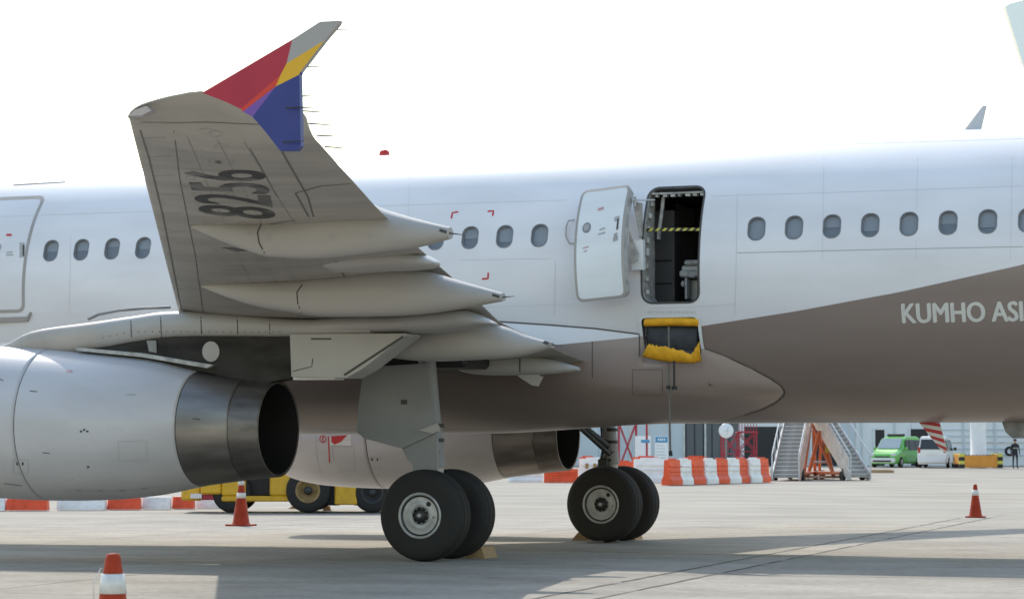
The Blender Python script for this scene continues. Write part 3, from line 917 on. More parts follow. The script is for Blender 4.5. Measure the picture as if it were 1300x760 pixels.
for p in [(107,545),(112,592),(103,547),(111,547)]: patch(mb, [(p[0]-1.6,p[1]-1),(p[0]+1.6,p[1]-1),(p[0]+1.2,p[1]+1.4),(p[0]-1.2,p[1]+1.4)], EK, MT['seam'])
for a, b in [((38,496),(47,497)),((54,574),(63,575)),((5,613),(28,616)),((0,481),(4,483))]: ribbon(mb, [a, b], .012, EK, MT['seam'], .004, 4)
ribbon(mb, [(244,531),(254,532)], .012, EK, MT['seam'], .004, 4)
ribbon(mb, [(84,622),(150,623),(215,616)], .006, EK, MT['softseam'], .004, 8)
for u0, v0 in [(96,620.5),(124,621),(152,621),(180,618.5)]:
    patch(mb, [(u0, v0), (u0+7, v0), (u0+7, v0+2.4), (u0, v0+2.4)], EK, MT['softseam'], .006)
ribbon(mb, [(150,560),(186,559),(187,584),(151,585)], .006, EK, MT['softseam'], .004, 8, True)
patch(mb, [(84,470),(92,469.5),(92,472),(84,472.5)], EK, MT['palered'], .005)
patch(mb, [(160,500),(172,499.6),(172,501.4),(160,501.8)], EK, MT['softseam'], .005)
mb.build('panel_mark', e1, kind='stuff')
tag(e1, 'pale grey engine nacelle with dark metal exhaust at the left')
s1 = copy_tree(e1, plane); s1.location = (0, 11.5, 0)
for ch in list(s1.children):
    if ch.name.startswith('panel_mark'): bpy.data.objects.remove(ch)
tag(s1, 'engine nacelle seen below the belly behind the near wheels')
for k, o in (('s1', e1), ('s2', e2)):
    BVH[k] = BVHTree.FromPolygons([v.co + Vector((0, 11.5, 0)) for v in o.data.vertices], [tuple(p.vertices) for p in o.data.polygons])
SK = ['s1', 's2']
mb = MB()
def z8(x, y): return (340+x/6.333, 540+y/6.333)
patch(mb, [z8(500,90), z8(668,70), z8(668,160), z8(500,155)], SK, MT['decalw'], .005)
patch(mb, [z8(512,85), z8(640,75), z8(590,128), z8(540,150), z8(512,130)], SK, MT['red'], .009)
mb.build('warning_placard', s1, loc=(0, -11.5, 0))
mb = MB()
ribbon(mb, [z8(487,85), z8(492,190), z8(497,295)], .022, SK, MT['red'], .006, 4)
ribbon(mb, [(410+4*math.cos(t), 557+4.2*math.sin(t)) for t in np.linspace(0, 2*math.pi, 14)[:-1]], .016, SK, MT['red'], .006, 2, True)
ribbon(mb, [(411,554),(409.5,557),(410.5,561)], .02, SK, MT['red'], .007, 2)
mb.build('warning_mark', s1, loc=(0, -11.5, 0))
mb = MB()
ribbon(mb, [z8(385,80), z8(395,250), z8(440,440)], .012, SK, MT['softseam'], .005, 8)
ribbon(mb, [z8(520,165), z8(690,165), z8(705,360), z8(580,360), z8(530,280)], .010, SK, MT['softseam'], .005, 8, True)
ribbon(mb, [z8(820,250), z8(905,250), z8(915,335), z8(835,340)], .010, SK, MT['softseam'], .005, 8, True)
for p in [z8(838,270), z8(882,270)]: patch(mb, [(p[0]-1.2,p[1]-1.5),(p[0]+1.2,p[1]-1.5),(p[0]+1,p[1]+1.5),(p[0]-1,p[1]+1.5)], SK, MT['seam'], .006)
mb.build('panel_mark', s1, kind='stuff', loc=(0, -11.5, 0))

# ---- pylon
def side_panel(name, px, y0, y1, m, parent=plane):
    mb = MB(); mb.prism([at(u, v, y=y0) for u, v in px], (0, y1-y0, 0), m)
    return mb.build(name, parent)
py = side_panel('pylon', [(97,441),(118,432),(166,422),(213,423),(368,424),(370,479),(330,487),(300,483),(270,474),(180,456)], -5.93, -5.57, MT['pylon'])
mb = MB()
rows = []
for (u, t, b, w) in [(-30,444,450,.25),(0,436,452,.5),(37,418.7,450,.8),(114,407.6,445,1),(166,400,436,1.05),(217,394,429,1.1),(300,398,428,1.1),(368,404,428,1.1),(470,404,426,1.0)]:
    T, Bm = at(u, t, y=-5.97), at(u, b, y=-5.97); rows.append((T[0], T[2], Bm[2], w))
rings = []
for (x, z1, z0, w) in smooth_path(rows, 34):
    ring = []
    for j in range(20):
        a = 2*math.pi*j/20; c, q = math.cos(a), math.sin(a)
        ring.append((x, EY+.24*w*math.copysign(abs(c)**.6, c), (z1+z0)/2+(z1-z0)/2*math.copysign(abs(q)**.75, q)))
    rings.append(ring)
kk = next(i for i, r in enumerate(rings) if r[0][0] > at(116, 420, y=-5.97)[0])
mb.ring(rings[kk:], MT['fairing'])
m2_ = MB(); m2_.ring(rings[:kk+1], MT['tan']); m2_.build('pylon_nose', plane)
pf_ = mb.build('pylon_fairing', plane); reg('pf', pf_); reg('py', py)
side_panel('pylon_base', [(95,440.5),(180,448),(270,463),(262,467),(180,453),(97,445)], -6.03, -5.45, MT['jamb'])
pr = side_panel('pylon_rear_fairing', [(368,424),(515,423),(514,426),(460,468),(440,479),(370,478)], -6.0, -5.5, MT['fairing'])
reg('pr', pr)
mb = MB()
ring = [(268+11*math.cos(t), 446+13*math.sin(t)) for t in np.linspace(0, 2*math.pi, 20)[:-1]]
patch(mb, ring, ['py'], MT['fairing'], .008); mb.build('pylon_cover', plane)
mb = MB()
patch(mb, [(187,432),(199,432),(200,448),(190,446)], ['py'], MT['steel'], .02); mb.build('pylon_vent', plane)
mb = MB()
for k in range(3):
    u0 = 128 + k*20; v0 = 407 - k*2.4
    patch(mb, [(u0, v0-1.5), (u0+13, v0-3.5), (u0+15, v0-.8), (u0+1, v0+1.2)], ['pf'], MT['seam'], .006)
for u0 in (166, 204, 255, 301, 342):
    ribbon(mb, [(u0, 402), (u0+1, 428)], .012, ['pf'], MT['seam'], .005, 5)
ribbon(mb, [(114,409),(117,433)], .012, ['pf'], MT['seam'], .005, 5)
for k in range(26):
    u0 = 130+k*9; v0 = np.interp(u0, [130,166,213,368], [428,420,420,420]); patch(mb, [(u0,v0),(u0+1.2,v0),(u0+1.2,v0+1.2),(u0,v0+1.2)], ['pf'], MT['seam'], .005)
ribbon(mb, [(372,471),(396,465),(397,455)], .01, ['pr'], MT['seam'], .005, 5)
ribbon(mb, [(437,476),(512,427)], .03, ['pr'], MT['seam'], .005, 6)
ribbon(mb, [(395,430),(421,430)], .02, ['pr'], MT['seam'], .005, 6)
mb.build('pylon_seam', plane, kind='stuff')
mb = MB(); mb.tube([at(u, v, y=-4.6) for u, v in [(112,405),(125,399),(150,394),(185,391),(216,390)]], .022, MT['steel'], 6); mb.build('strake_edge', plane)
mb = MB()
mb.box(at(372,478,y=-5.9) + np.array([0, 0, 0]), at(437,482,y=-5.6), MT['decalw']); mb.build('pylon_drain', plane)

# ---- landing gear
def gear(y, mirror):
    s = 1 if y < 0 else -1
    tyre = MB()
    prof = [(-.205,.30),(-.208,.42),(-.200,.52),(-.165,.585),(-.12,.606),(-.118,.598),(-.102,.598),(-.10,.611),(-.035,.616),(-.033,.606),(-.018,.606),(-.016,.616),(.016,.616),(.018,.606),(.033,.606),(.035,.616),(.10,.611),(.102,.598),(.118,.598),(.12,.606),(.165,.585),(.200,.52),(.208,.42),(.205,.30)]
    tyre.lathe(prof, MT['rubber'], (0,0,0), 'y', 64)
    rim = MB()
    rim.lathe([(-.19,.315),(-.218,.305),(-.218,.285),(-.200,.275),(-.180,.25),(-.188,.235),(-.176,.205),(-.186,.19),(-.190,.13),(-.175,.115)], MT['rim'], (0,0,0), 'y', 40)
    rim.lathe([(.19,.315),(.212,.305),(.212,.285),(.15,.25),(.14,.01)], MT['rim'], (0,0,0), 'y', 40)
    rim.lathe([(-.205,.272),(-.203,.27),(-.192,.252),(-.185,.250)], MT['darksteel'], (0,0,0), 'y', 40)
    hub = MB()
    hub.lathe([(-.15,.125),(-.16,.12),(-.161,.075),(-.21,.07),(-.225,.05),(-.226,.001)], MT['darksteel'], (0,0,0), 'y', 24)
    hub.lathe([(-.228,.03),(-.24,.028),(-.241,.001)], MT['rim'], (0,0,0), 'y', 12)
    for k in range(9):
        a = 2*math.pi*k/9
        hub.lathe([(-.176,.016),(-.19,.014),(-.191,.001)], MT['steel'], (.105*math.cos(a), 0, .105*math.sin(a)), 'y', 8)
    hub.lathe([(-.18,.035),(-.19,.033),(-.191,.001)], MT['tugdark'], (.12, 0, .155), 'y', 12)
    hub.lathe([(-.18,.014),(-.192,.012),(-.193,.001)], MT['rust'], (.19, 0, -.02), 'y', 8)
    leg = MB()
    xt_ = -.35
    leg.tube([(0, y, .55), (-.02, y, 1.35)], .085, MT['rim'], 16)
    leg.tube([(-.02, y, 1.25), (xt_*.3, y, 2.0), (xt_*.6, y, 3.1)], .12, MT['geardoor'], 18)
    leg.tube([(0, y-.3, .616), (0, y+.3, .616)], .075, MT['steel'], 14)
    g = leg.build('main_landing_gear', plane)
    t = MB()
    t.box((-.16, y-.13, .70), (-.06, y+.13, .80), MT['steel'], .02)
    t.tube([(-.10, y-.1, .75), (-.34, y, 1.08)], .04, MT['steel'], 8); t.tube([(-.10, y+.1, .75), (-.34, y, 1.08)], .04, MT['steel'], 8)
    t.tube([(-.34, y, 1.08), (-.08, y-.1, 1.45)], .04, MT['steel'], 8); t.tube([(-.34, y, 1.08), (-.08, y+.1, 1.45)], .04, MT['steel'], 8)
    t.build('torque_link', g)
    b = MB()
    b.tube([(-.06, y+s*.12, 1.55), (-1.0, y+s*1.3, 2.55)], .06, MT['darksteel'], 10)
    b.tube([(-.02, y+s*.15, 1.42), (-.5, y+s*.75, 2.0)], .04, MT['darksteel'], 8)
    b.build('side_brace', g)
    h = MB()
    for k in range(5):
        q = random.uniform(-.1, .1)
        h.tube([(-.13+q*.4, y-.11+.05*k, .8), (-.19+q, y-.12+.05*k, 1.1), (-.15, y-.12+.055*k, 1.5), (-.2, y-.1+.05*k, 2.1)], .016, MT['tugdark'], 6)
    for z in (1.3, 1.42, 1.6, 1.8): h.lathe([(z,.125),(z+.05,.125)], MT['darksteel'], (-.05, y, 0), 'z', 16)
    h.box((-.22, y-.18, 1.15), (-.05, y-.02, 1.35), MT['darksteel'], .02)
    h.build('hydraulic_hose', g)
    for yy in (y-.4635, y+.4635):
        a = tyre.build('tyre', g, (0, yy, .616))
        r = rim.build('rim', g, (0, yy, .616)); hb = hub.build('hub', g, (0, yy, .616))
    return g
g1 = gear(-3.795, 1); tag(g1, 'near pair of main wheels with grey leg door')
g2 = gear(3.795, -1); tag(g2, 'far pair of main wheels under the belly')
# the grey door carried by the near leg, lower leg fairing
DP = [(462,466),(542,461),(549,535),(551,550),(510,569),(462,556),(453,548),(455,514)]
mb = MB()
nyy = lambda v: -4.12 + (v-460)/110*-.02
mb.prism([at(u, v, y=nyy(v)) for u, v in DP], (0, .05, 0), MT['geardoor']); d_ = mb.build('leg_door', g1); reg('door', d_)
mb = MB()
mb.prism([at(u, v, y=-4.09) for u, v in [(510,568),(552,549),(555,556),(555,602),(524,602),(524,589),(517,583)]], (0, .05, 0), MT['geardoor']); mb.build('leg_fairing', g1)
mb = MB()
mb.prism([at(u, v, y=-4.18) for u, v in [(531,546),(554,537),(556,541),(556,547),(549,550)]], (0, .06, 0), MT['fairing']); mb.build('door_link', g1)
mb = MB()
patch(mb, [(519,556),(527,555),(528,565),(520,566)], ['door'], MT['rim'], .01)
patch(mb, [(509,507),(517,507),(517,513),(509,513)], ['door'], MT['seam'], .004)
mb.build('door_fitting', g1)
# dark wheel well
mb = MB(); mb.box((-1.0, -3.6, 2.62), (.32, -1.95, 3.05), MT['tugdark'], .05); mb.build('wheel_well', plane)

# ---- rear door standing open
DY = -2.42
door = empty('cabin_door'); door.parent = plane
tag(door, 'open white cabin door standing forward of its opening')
def door_pt(a, z, off):           # a along x, z relative to door centre, on the barrel's curve about y=0
    p = barrel(0, zphi(DCZ+z), off); n0 = barrel(0, zphi(DCZ), 0)
    return np.array([a, p[1]-n0[1], p[2]-DCZ])
DWW, DHH = DW-.02, DH-.02
ol = rrect(DWW, DHH, .10, 5); il = rrect(DWW-.075, DHH-.075, .075, 5)
def dense(poly, n=6):
    out = []
    for (p, q) in zip(poly, poly[1:]+poly[:1]):
        L = math.hypot(q[0]-p[0], q[1]-p[1]); k = max(1, int(L/.12))
        out += [(p[0]+(q[0]-p[0])*i/k, p[1]+(q[1]-p[1])*i/k) for i in range(k)]
    return out
ZS = np.array(sorted(set(list(np.linspace(-DHH/2, DHH/2, 25)) + [sg*(DHH/2-q) for sg in (-1, 1) for q in (.003,.008,.016,.03,.05,.08)])))
def half_w(z, w, h, r):
    e = abs(z) - (h/2-r)
    return w/2 if e <= 0 else w/2 - r + math.sqrt(max(0, r*r-e*e))
mb = MB(); rings = []
for z in ZS:
    hw = half_w(z, DWW, DHH, .10)
    rings.append([door_pt(-hw, z, 0), door_pt(hw, z, 0), door_pt(hw, z, -.11), door_pt(-hw, z, -.11)])
mb.ring(rings, MT['jamb'], smooth=False)
dpanel = mb.build('door_edge', door)
mb = MB(); ou = dense(ol); 
def resample(r, n):
    P = np.array(r+[r[0]]); L = np.r_[0, np.cumsum(np.linalg.norm(np.diff(P, axis=0), axis=1))]
    t = np.linspace(0, L[-1], n+1)[:-1]; return [np.array([np.interp(x, L, P[:, k]) for k in range(3)]) for x in t]
rings = [resample([door_pt(a, b, .004) for a, b in ou], 96), resample([door_pt(a, b, .0085) for a, b in dense(rrect(DWW-.08, DHH-.08, .065, 5))], 96)]
mb.ring(rings, MT['trim'], caps=False, smooth=False); mb.build('door_trim', door)
mb = MB()
ZS2 = np.array(sorted(set(list(np.linspace(-DHH/2+.038, DHH/2-.038, 25)) + [sg*(DHH/2-.038-q) for sg in (-1, 1) for q in (.002,.006,.012,.022,.036,.05)]))); vs = []
for z in ZS2:
    hw = half_w(z, DWW-.076, DHH-.076, .066); vs += [door_pt(-hw, z, .0065), door_pt(hw, z, .0065)]
mb.add(vs, [(2*k, 2*k+1, 2*k+3, 2*k+2) for k in range(len(ZS2)-1)], MT['white'], True)
mb.build('door_panel', door)
def dd(fx, fz, off=.012): return door_pt(-DWW/2+fx*DWW, DHH/2-fz*DHH, off)
def dpoly(mb, pts, m, off=.011): mb.add([dd(x, z, off) for x, z in pts], [tuple(range(len(pts)))], m)
mb = MB(); dpoly(mb, [(.235+.085*math.cos(t), .355+.047*math.sin(t)) for t in np.linspace(0, 2*math.pi, 18)[:-1]], MT['winframe'])
dpoly(mb, [(.235+.06*math.cos(t), .355+.033*math.sin(t)) for t in np.linspace(0, 2*math.pi, 18)[:-1]], MT['lining'], .015); mb.build('porthole', door)
mb = MB(); dpoly(mb, [(.78,.29),(.88,.28),(.88,.50),(.78,.51)], MT['softseam']); dpoly(mb, [(.84,.31),(.875,.305),(.875,.40),(.84,.41)], MT['seam'], .014); dpoly(mb, [(.80,.44),(.86,.43),(.86,.48),(.80,.49)], MT['trim'], .014); mb.build('door_handle', door)
mb = MB(); dpoly(mb, [(.42,.19),(.53,.18),(.53,.205),(.42,.215)], MT['palered'], .011); dpoly(mb, [(.50,.38),(.61,.37),(.61,.385),(.50,.395)], MT['softseam'], .011); dpoly(mb, [(.48,.42),(.62,.41),(.62,.424),(.48,.434)], MT['softseam'], .011)
dpoly(mb, [(.18,.53),(.30,.52),(.30,.53),(.18,.54)], MT['palered'], .011); dpoly(mb, [(.2,.56),(.27,.555),(.27,.565),(.2,.57)], MT['palered'], .011); mb.build('door_mark', door)
pc = at(760.5, 308, y=DY)
door.location = pc
door.rotation_euler = (0, R(-3.6), R(-9.0))
# grab rail on the skin beyond the door's front edge
mb = MB(); q = [skin(u, v) for u, v in [(731,281),(723,282),(720,290),(720,302),(724,310),(731,311)]]
mb.tube([barrel(x, p, .05) for x, p in q], .010, MT['trim'], 6); mb.build('grab_rail', plane)
# hinge arm, gust bracket, rods
mb = MB(); mb.prism([at(u, v, y=-2.12) for u, v in [(801,306),(816,304),(817,342),(802,343)]], (0, .1, 0), MT['white']); mb.build('hinge_arm', plane)
mb = MB(); mb.prism([at(u, v, y=-2.2) for u, v in [(798,292),(803,305),(810,322),(809,331),(801,334)]], (0, .03, 0), MT['jamb']); mb.build('hinge_bracket', plane)
mb = MB(); mb.tube([at(803,254,y=-2.25), at(831,254,y=-1.85)], .012, MT['cable'], 6); mb.tube([at(806,250,y=-2.2), at(806,262,y=-2.2)], .02, MT['jamb'], 6); mb.build('gust_rod', plane)
mb = MB(); mb.prism([at(u, v, y=-2.0) for u, v in [(803,255),(815,258),(815,300),(812,302)]], (0, .03, 0), MT['jamb']); mb.build('hinge_cover', plane)
# opening surround and cabin fittings
mb = MB(); ou = [(DCX+a, DCZ+b) for a, b in dense(rrect(DW, DH, .13, 6))]
rings = []
for s_, off in ((.0, .002), (.028, .004)):
    ring = []
    for a, b in [(DCX+a, DCZ+b) for a, b in dense(rrect(DW+2*s_, DH+2*s_, .13+s_, 6))][:400]:
        ring.append(barrel(a, zphi(b), off))
    rings.append(ring)
n_ = min(len(rings[0]), len(rings[1]))
def resample(r, n):
    P = np.array(r+[r[0]]); L = np.r_[0, np.cumsum(np.linalg.norm(np.diff(P, axis=0), axis=1))]
    t = np.linspace(0, L[-1], n+1)[:-1]; return [np.array([np.interp(x, L, P[:, k]) for k in range(3)]) for x in t]
mb.ring([resample(r, 96) for r in rings], MT['seam'], caps=False, smooth=False); mb.build('door_surround', plane)
cab = empty('cabin_interior'); cab.parent = plane
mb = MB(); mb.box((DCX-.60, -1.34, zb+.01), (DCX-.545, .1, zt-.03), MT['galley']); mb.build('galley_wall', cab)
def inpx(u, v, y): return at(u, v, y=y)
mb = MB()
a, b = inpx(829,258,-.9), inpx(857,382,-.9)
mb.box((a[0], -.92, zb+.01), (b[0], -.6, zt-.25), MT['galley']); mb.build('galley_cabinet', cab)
mb = MB()
for v in (331, 360):
    a, b = inpx(832,v-.8,-.925), inpx(853,v+.8,-.925); mb.box((a[0], -.93, b[2]), (b[0], -.921, a[2]), MT['black'])
mb.build('cabinet_gap', cab)
mb = MB()
a, b = inpx(819,240,-1.6), inpx(893,250,-1.6)
mb.box((dxl+.03, -1.62, zt-.085), (dxr-.02, -1.50, zt-.06), MT['jamb'])
for k in range(7):
    x = dxl+.08+k*.11; mb.box((x, -1.60, zt-.12), (x+random.uniform(.03, .07), -1.5, zt-.086), MT['jamb'] if k % 2 else MT['cable'])
mb.build('door_lintel', cab)
mb = MB()
mb.tube([inpx(842,250,-1.45), inpx(841,262,-1.45), inpx(838,285,-1.45), inpx(836,297,-1.45)], .028, MT['jamb'], 8)
mb.box(inpx(834,294,-1.48), inpx(839,304,-1.40), MT['jamb']); mb.build('assist_handle', cab)
mb = MB()
for (u0, v0, u1, v1, y, mm) in [(868,330,887,336,-1.25,'jamb'),(862,343,887,351,-1.3,'jamb'),(865,337,887,344,-1.2,'cable'),(869,352,872,380,-1.3,'cable'),(876,354,887,382,-1.1,'steel'),(864,356,868,364,-1.3,'jamb'),(873,348,883,352,-1.32,'softseam')]:
    A, B = inpx(u0, v0, y), inpx(u1, v1, y); mb.box((A[0], y, B[2]), (B[0], y+.25, A[2]), MT[mm], .02)
mb.build('folded_seat', cab)
mb = MB()
for k in range(8):
    z = zb+.12+k*.18
    mb.box((dxl+.006, barrel(0, zphi(z))[1]+.10, z), (dxl+.05, barrel(0, zphi(z))[1]+.2, z+random.uniform(.05, .11)), MT['jamb' if k % 3 else 'cable'], .01)
mb.build('door_stop', cab, kind='stuff')
tp = MB()
n = 17; A, B = at(816,291.5,y=-1.79), at(889,291,y=-1.79); sl_ = .012
for k in range(n):
    x0, x1 = A[0]+(B[0]-A[0])*k/n, A[0]+(B[0]-A[0])*(k+1)/n; z = A[2]+(B[2]-A[2])*(k+.5)/n
    tp.prism([(x0-.02, -1.79, z-.02), (x1-.02, -1.79, z-.02), (x1+.02, -1.79, z+.02), (x0+.02, -1.79, z+.02)], (0, .004, 0), MT['tape_k' if k % 2 else 'tape_y'])
t_ = tp.build('barrier_tape'); tag(t_, 'yellow and black striped tape stretched across the open cabin doorway', 'tape')

# ---- slide compartment
def cloth(name, up_, dn, y_off, m, n=18, jag=0.0, par=plane):
    """a sagging sheet between two pixel polylines over the barrel"""
    mb = MB(); rows = []
    U = smooth_path(up_, n); D = smooth_path(dn, n)
    K = 5; vs = []
    for i in range(n):
        for k in range(K+1):
            t = k/K; u, v = U[i]*(1-t)+D[i]*t
            q = skin(u, v + (random.uniform(-jag, jag) if k == 0 else 0), y_off)
            vs.append(barrel(q[0], q[1], y_off + .035*math.sin(math.pi*t) + random.uniform(-.008, .008)))
    mb.add(vs, [(i*(K+1)+k, i*(K+1)+k+1, (i+1)*(K+1)+k+1, (i+1)*(K+1)+k) for i in range(n-1) for k in range(K)], m, True)
    o = mb.build(name, par)
    md = o.modifiers.new('thickness', 'SOLIDIFY'); md.thickness = .012
    return o
sc_ = empty('slide_compartment'); sc_.parent = plane
tag(sc_, 'open slide bay with yellow padding under the doorway')
cloth('upper_padding', [(818,404),(852,402.5),(887,403.5)], [(818,414.5),(852,414),(887,414.5)], .0, MT['yellow'], par=sc_)
cloth('slide_cover', [(821,413),(852,413),(886,413.5)], [(823,440),(852,446),(886,449)], -.10, MT['fabric'], par=sc_)
cloth('lower_flap', [(824,436),(832,439),(848,441),(866,446),(878,450),(883,442),(888,434)], [(815,453),(828,457),(846,460),(862,461),(876,462),(884,461),(891,459)], .255, MT['yellow'], n=34, jag=1.6, par=sc_)
mb = MB()
for r_, off in ((0, .006),): pass
ring0 = [barrel((sxl+sxr)/2+a, zphi((szt+szb)/2+b), .014) for a, b in dense(rrect(sxr-sxl, szt-szb, .06, 5))]
ring1 = [barrel((sxl+sxr)/2+a, zphi((szt+szb)/2+b), .014) for a, b in dense(rrect(sxr-sxl+.09, szt-szb+.09, .105, 5))]
mb.ring([resample(ring0, 80), resample(ring1, 80)], MT['white'], caps=False, smooth=False); mb.build('bay_rim', sc_)
mb = MB()
for k in range(19):
    u0 = 823 + k*3.3
    ribbon(mb, [(u0, 394.5), (u0+random.uniform(-.4,.4), 397.8)], .008, ['fus'], MT['softseam'], .004, 2)
mb.build('fastener_row', sc_, kind='stuff')
mb = MB()
def onskin(u, v, off): 
    q = skin(u, v, off); return barrel(q[0], q[1], off)
top = [onskin(u, v, .30-.22*max(0, (1-(v-415)/60))) for u, v in [(849,415),(849,430),(849.5,445),(849,462)]]
pts = top + [at(u, v, y=top[-1][1]) for u, v in [(849.5,490),(850,520),(850.5,550),(851,572)]]
mb.tube(pts, .014, MT['rope'], 6); mb.tube([pts[-1], pts[-1]+np.array([.01, 0, -.07])], .026, MT['tugdark'], 8); mb.build('lanyard', sc_)
mb = MB(); a = onskin(856,459,.3); mb.tube([a, at(856,490,y=a[1])], .014, MT['tugdark'], 6); b = at(856,490,y=a[1]); mb.tube([b, b-np.array([.0, 0, .05])], .04, MT['tugdark'], 8)
b = at(848.5,489,y=a[1]); mb.tube([b, b-np.array([.0, 0, .05])], .03, MT['tugdark'], 8); mb.build('release_cord', sc_)
mb = MB(); patch(mb, [(899,485),(903,488),(906,489),(901,489)], ['belly'], MT['seam'], .01); mb.build('drain_hole', plane)

# ---- forward door (closed), marks, seams on the skin
fd = MB()
fx1 = skin(31.5, 360)[0]; fzt, fzb = ZC+B_*math.sin(skin(40, 249)[1]), ZC+B_*math.sin(skin(15, 397)[1])
fw_ = .93
for s_ in (0,):
    r0 = dense(rrect(fw_, fzt-fzb, .12, 5)); r1 = dense(rrect(fw_-.1, fzt-fzb-.1, .08, 5))
    A = resample([barrel(fx1-fw_/2+a, zphi((fzt+fzb)/2+b), .006) for a, b in r0], 90)
    B = resample([barrel(fx1-fw_/2+a, zphi((fzt+fzb)/2+b), .006) for a, b in r1], 90)
    fd.ring([A, B], MT['trim'], caps=False, smooth=False)
fdo = fd.build('forward_door', plane); tag(fdo, 'closed cabin door ahead of the wing')
mb = MB()
q = [skin(u, v) for u, v in [(25,308),(31,308),(31,326),(25,327)]]
mb.add([barrel(x, p, .006) for x, p in q], [(0,1,2,3)], MT['softseam'])
q = [skin(u, v) for u, v in [(29,311),(31.5,311),(31,325),(29,325)]]
mb.add([barrel(x, p, .010) for x, p in q], [(0,1,2,3)], MT['seam']); mb.build('door_handle', fdo)
mb = MB()
for pl, mm in [([(8,297),(15,297),(15,299.5),(8,299.5)], 'red'), ([(8,320),(16,319),(16,320.5),(8,321.5)], 'softseam'), ([(8,323),(17,322.5),(17,324),(8,324.5)], 'softseam')]:
    q = [skin(u, v) for u, v in pl]; mb.add([barrel(x, p, .006) for x, p in q], [(0,1,2,3)], MT[mm])
mb.build('door_mark', fdo)
mb = MB(); q = skin(-2, 314); c = barrel(q[0], q[1], .006)
mb.add([barrel(q[0]+.05*math.cos(t), q[1]+.06/2*math.sin(t), .007) for t in np.linspace(0, 2*math.pi, 16)[:-1]], [tuple(range(15))], MT['lining']); mb.build('porthole', fdo)
mb = MB(); q = [skin(u, v) for u, v in [(-30,404),(36,402),(40,396),(40,400),(36,408),(-30,411)]]
mb.prism([barrel(x, p, .0) for x, p in q], (0, -.05, 0), MT['trim']); mb.build('door_sill', fdo)
for pl in [[(573,277.5),(574.5,270),(582,269)], [(619,268.5),(626.5,267.5),(625.5,274)], [(620,346),(619.5,353.5),(612,354)]]:
    mb = MB(); ribbon(mb, pl, .026, ['fus'], MT['red'], .004, 2.5); mb.build('exit_mark', plane)
MT['faint'] = mat('skin_joint', (.60, .61, .625), .5)
mb = MB()
ribbon(mb, [(936,321),(1100,317),(1299,313)], .010, ['fus'], MT['softseam'], .003, 30)
ribbon(mb, [(936,246),(935,320),(933,400)], .008, ['fus'], MT['faint'], .003, 10)
ribbon(mb, [(705,330),(704,400)], .008, ['fus'], MT['faint'], .003, 10)
ribbon(mb, [(584,330),(700,328)], .008, ['fus'], MT['faint'], .003, 20)
ribbon(mb, [(90,300),(88,398)], .008, ['fus'], MT['faint'], .003, 10)
ribbon(mb, [(470,209),(660,199),(850,190),(1299,176)], .010, ['fus'], MT['faint'], .003, 30)
ribbon(mb, [(17,235),(50,233),(83,231)], .03, ['fus'], MT['seam'], .004, 10)
ribbon(mb, [(825,391),(890,389),(933,386)], .008, ['fus'], MT['faint'], .003, 10)
ribbon(mb, [(470,262),(560,259),(720,254)], .006, ['fus'], MT['faint'], .003, 30)
ribbon(mb, [(905,249),(1100,243),(1299,236)], .006, ['fus'], MT['faint'], .003, 30)
ribbon(mb, [(470,392),(600,390),(730,386)], .006, ['fus'], MT['faint'], .003, 30)
ribbon(mb, [(0,275),(200,268)], .006, ['fus'], MT['faint'], .003, 30)
ribbon(mb, [(520,225),(518,300)], .006, ['fus'], MT['faint'], .003, 12)
for u in (1046, 1165, 1285): ribbon(mb, [(u, 200), (u-2, 330)], .006, ['fus'], MT['faint'], .003, 12)
mb.build('skin_seam', plane, kind='stuff')
# lettering on the taupe field
mb = MB()
V, Fc = text_polys('KUMHO ASIANA GROUP')
x0, ph0 = skin(1146.5, 409.5); z0 = ZC + B_*math.sin(ph0); z1 = ZC + B_*math.sin(skin(1146.5, 386)[1])
cap = V[:, 1].max(); sc = (z1-z0)/(cap*.97)
xo = skin(1250.5, 405)[0]      # right edge of KUMHO's O
Vk, _ = text_polys('KUMHO')
sx_ = (xo-x0)/(Vk[:, 0].max()-Vk[:, 0].min())
for k, (da, db) in enumerate([(0, 0), (.012, 0), (-.012, 0), (.006, .006), (-.006, -.006)]):
    mb.add([barrel(x0+(a-V[:, 0].min())*sx_+da, zphi(z0+b*sc+db), .004+.0006*k) for a, b in V], Fc, MT['letter'])
mb.build('company_lettering', plane)
# antennas and beacon
def blade(name, px, y, th, m, bands=None):
    mb = MB(); P = [at(u, v, y=y) for u, v in px]
    mb.prism([p - np.array([0, th/2, 0]) for p in P], (0, th, 0), m); return mb.build(name, plane)
blade('top_antenna', [(1221,172),(1222,168),(1245,138),(1248,134.5),(1253,134),(1246,164),(1245,172)], 0, .03, MT['antenna'])
for (u0, u1, v) in [(638,682,191),(808,852,183.5)]:
    a, b = at(u0, v, y=0), at(u1, v-1, y=0); mb = MB(); zz = ZC+B_
    rings = []
    for t in np.linspace(0, 1, 9):
        h = .022*math.sin(math.pi*t)**.6+.004; x = a[0]*(1-t)+b[0]*t
        rings.append([(x, .12*math.sin(math.pi*t)**.5*math.cos(s)+.0, zz-.01+h*max(0, math.sin(s))) for s in np.linspace(0, math.pi, 9)])
    mb.ring(rings, MT['antenna'], closed=False); mb.build('flush_antenna', plane)
bp = at(488, 200, y=0); mb = MB()
mb.lathe([(0,.085),(.05,.085),(.085,.07),(.108,.035),(.112,.001)], MT['redlamp'], (bp[0], 0, ZC+B_-.006), 'z', 20); mb.build('beacon_lamp', plane)
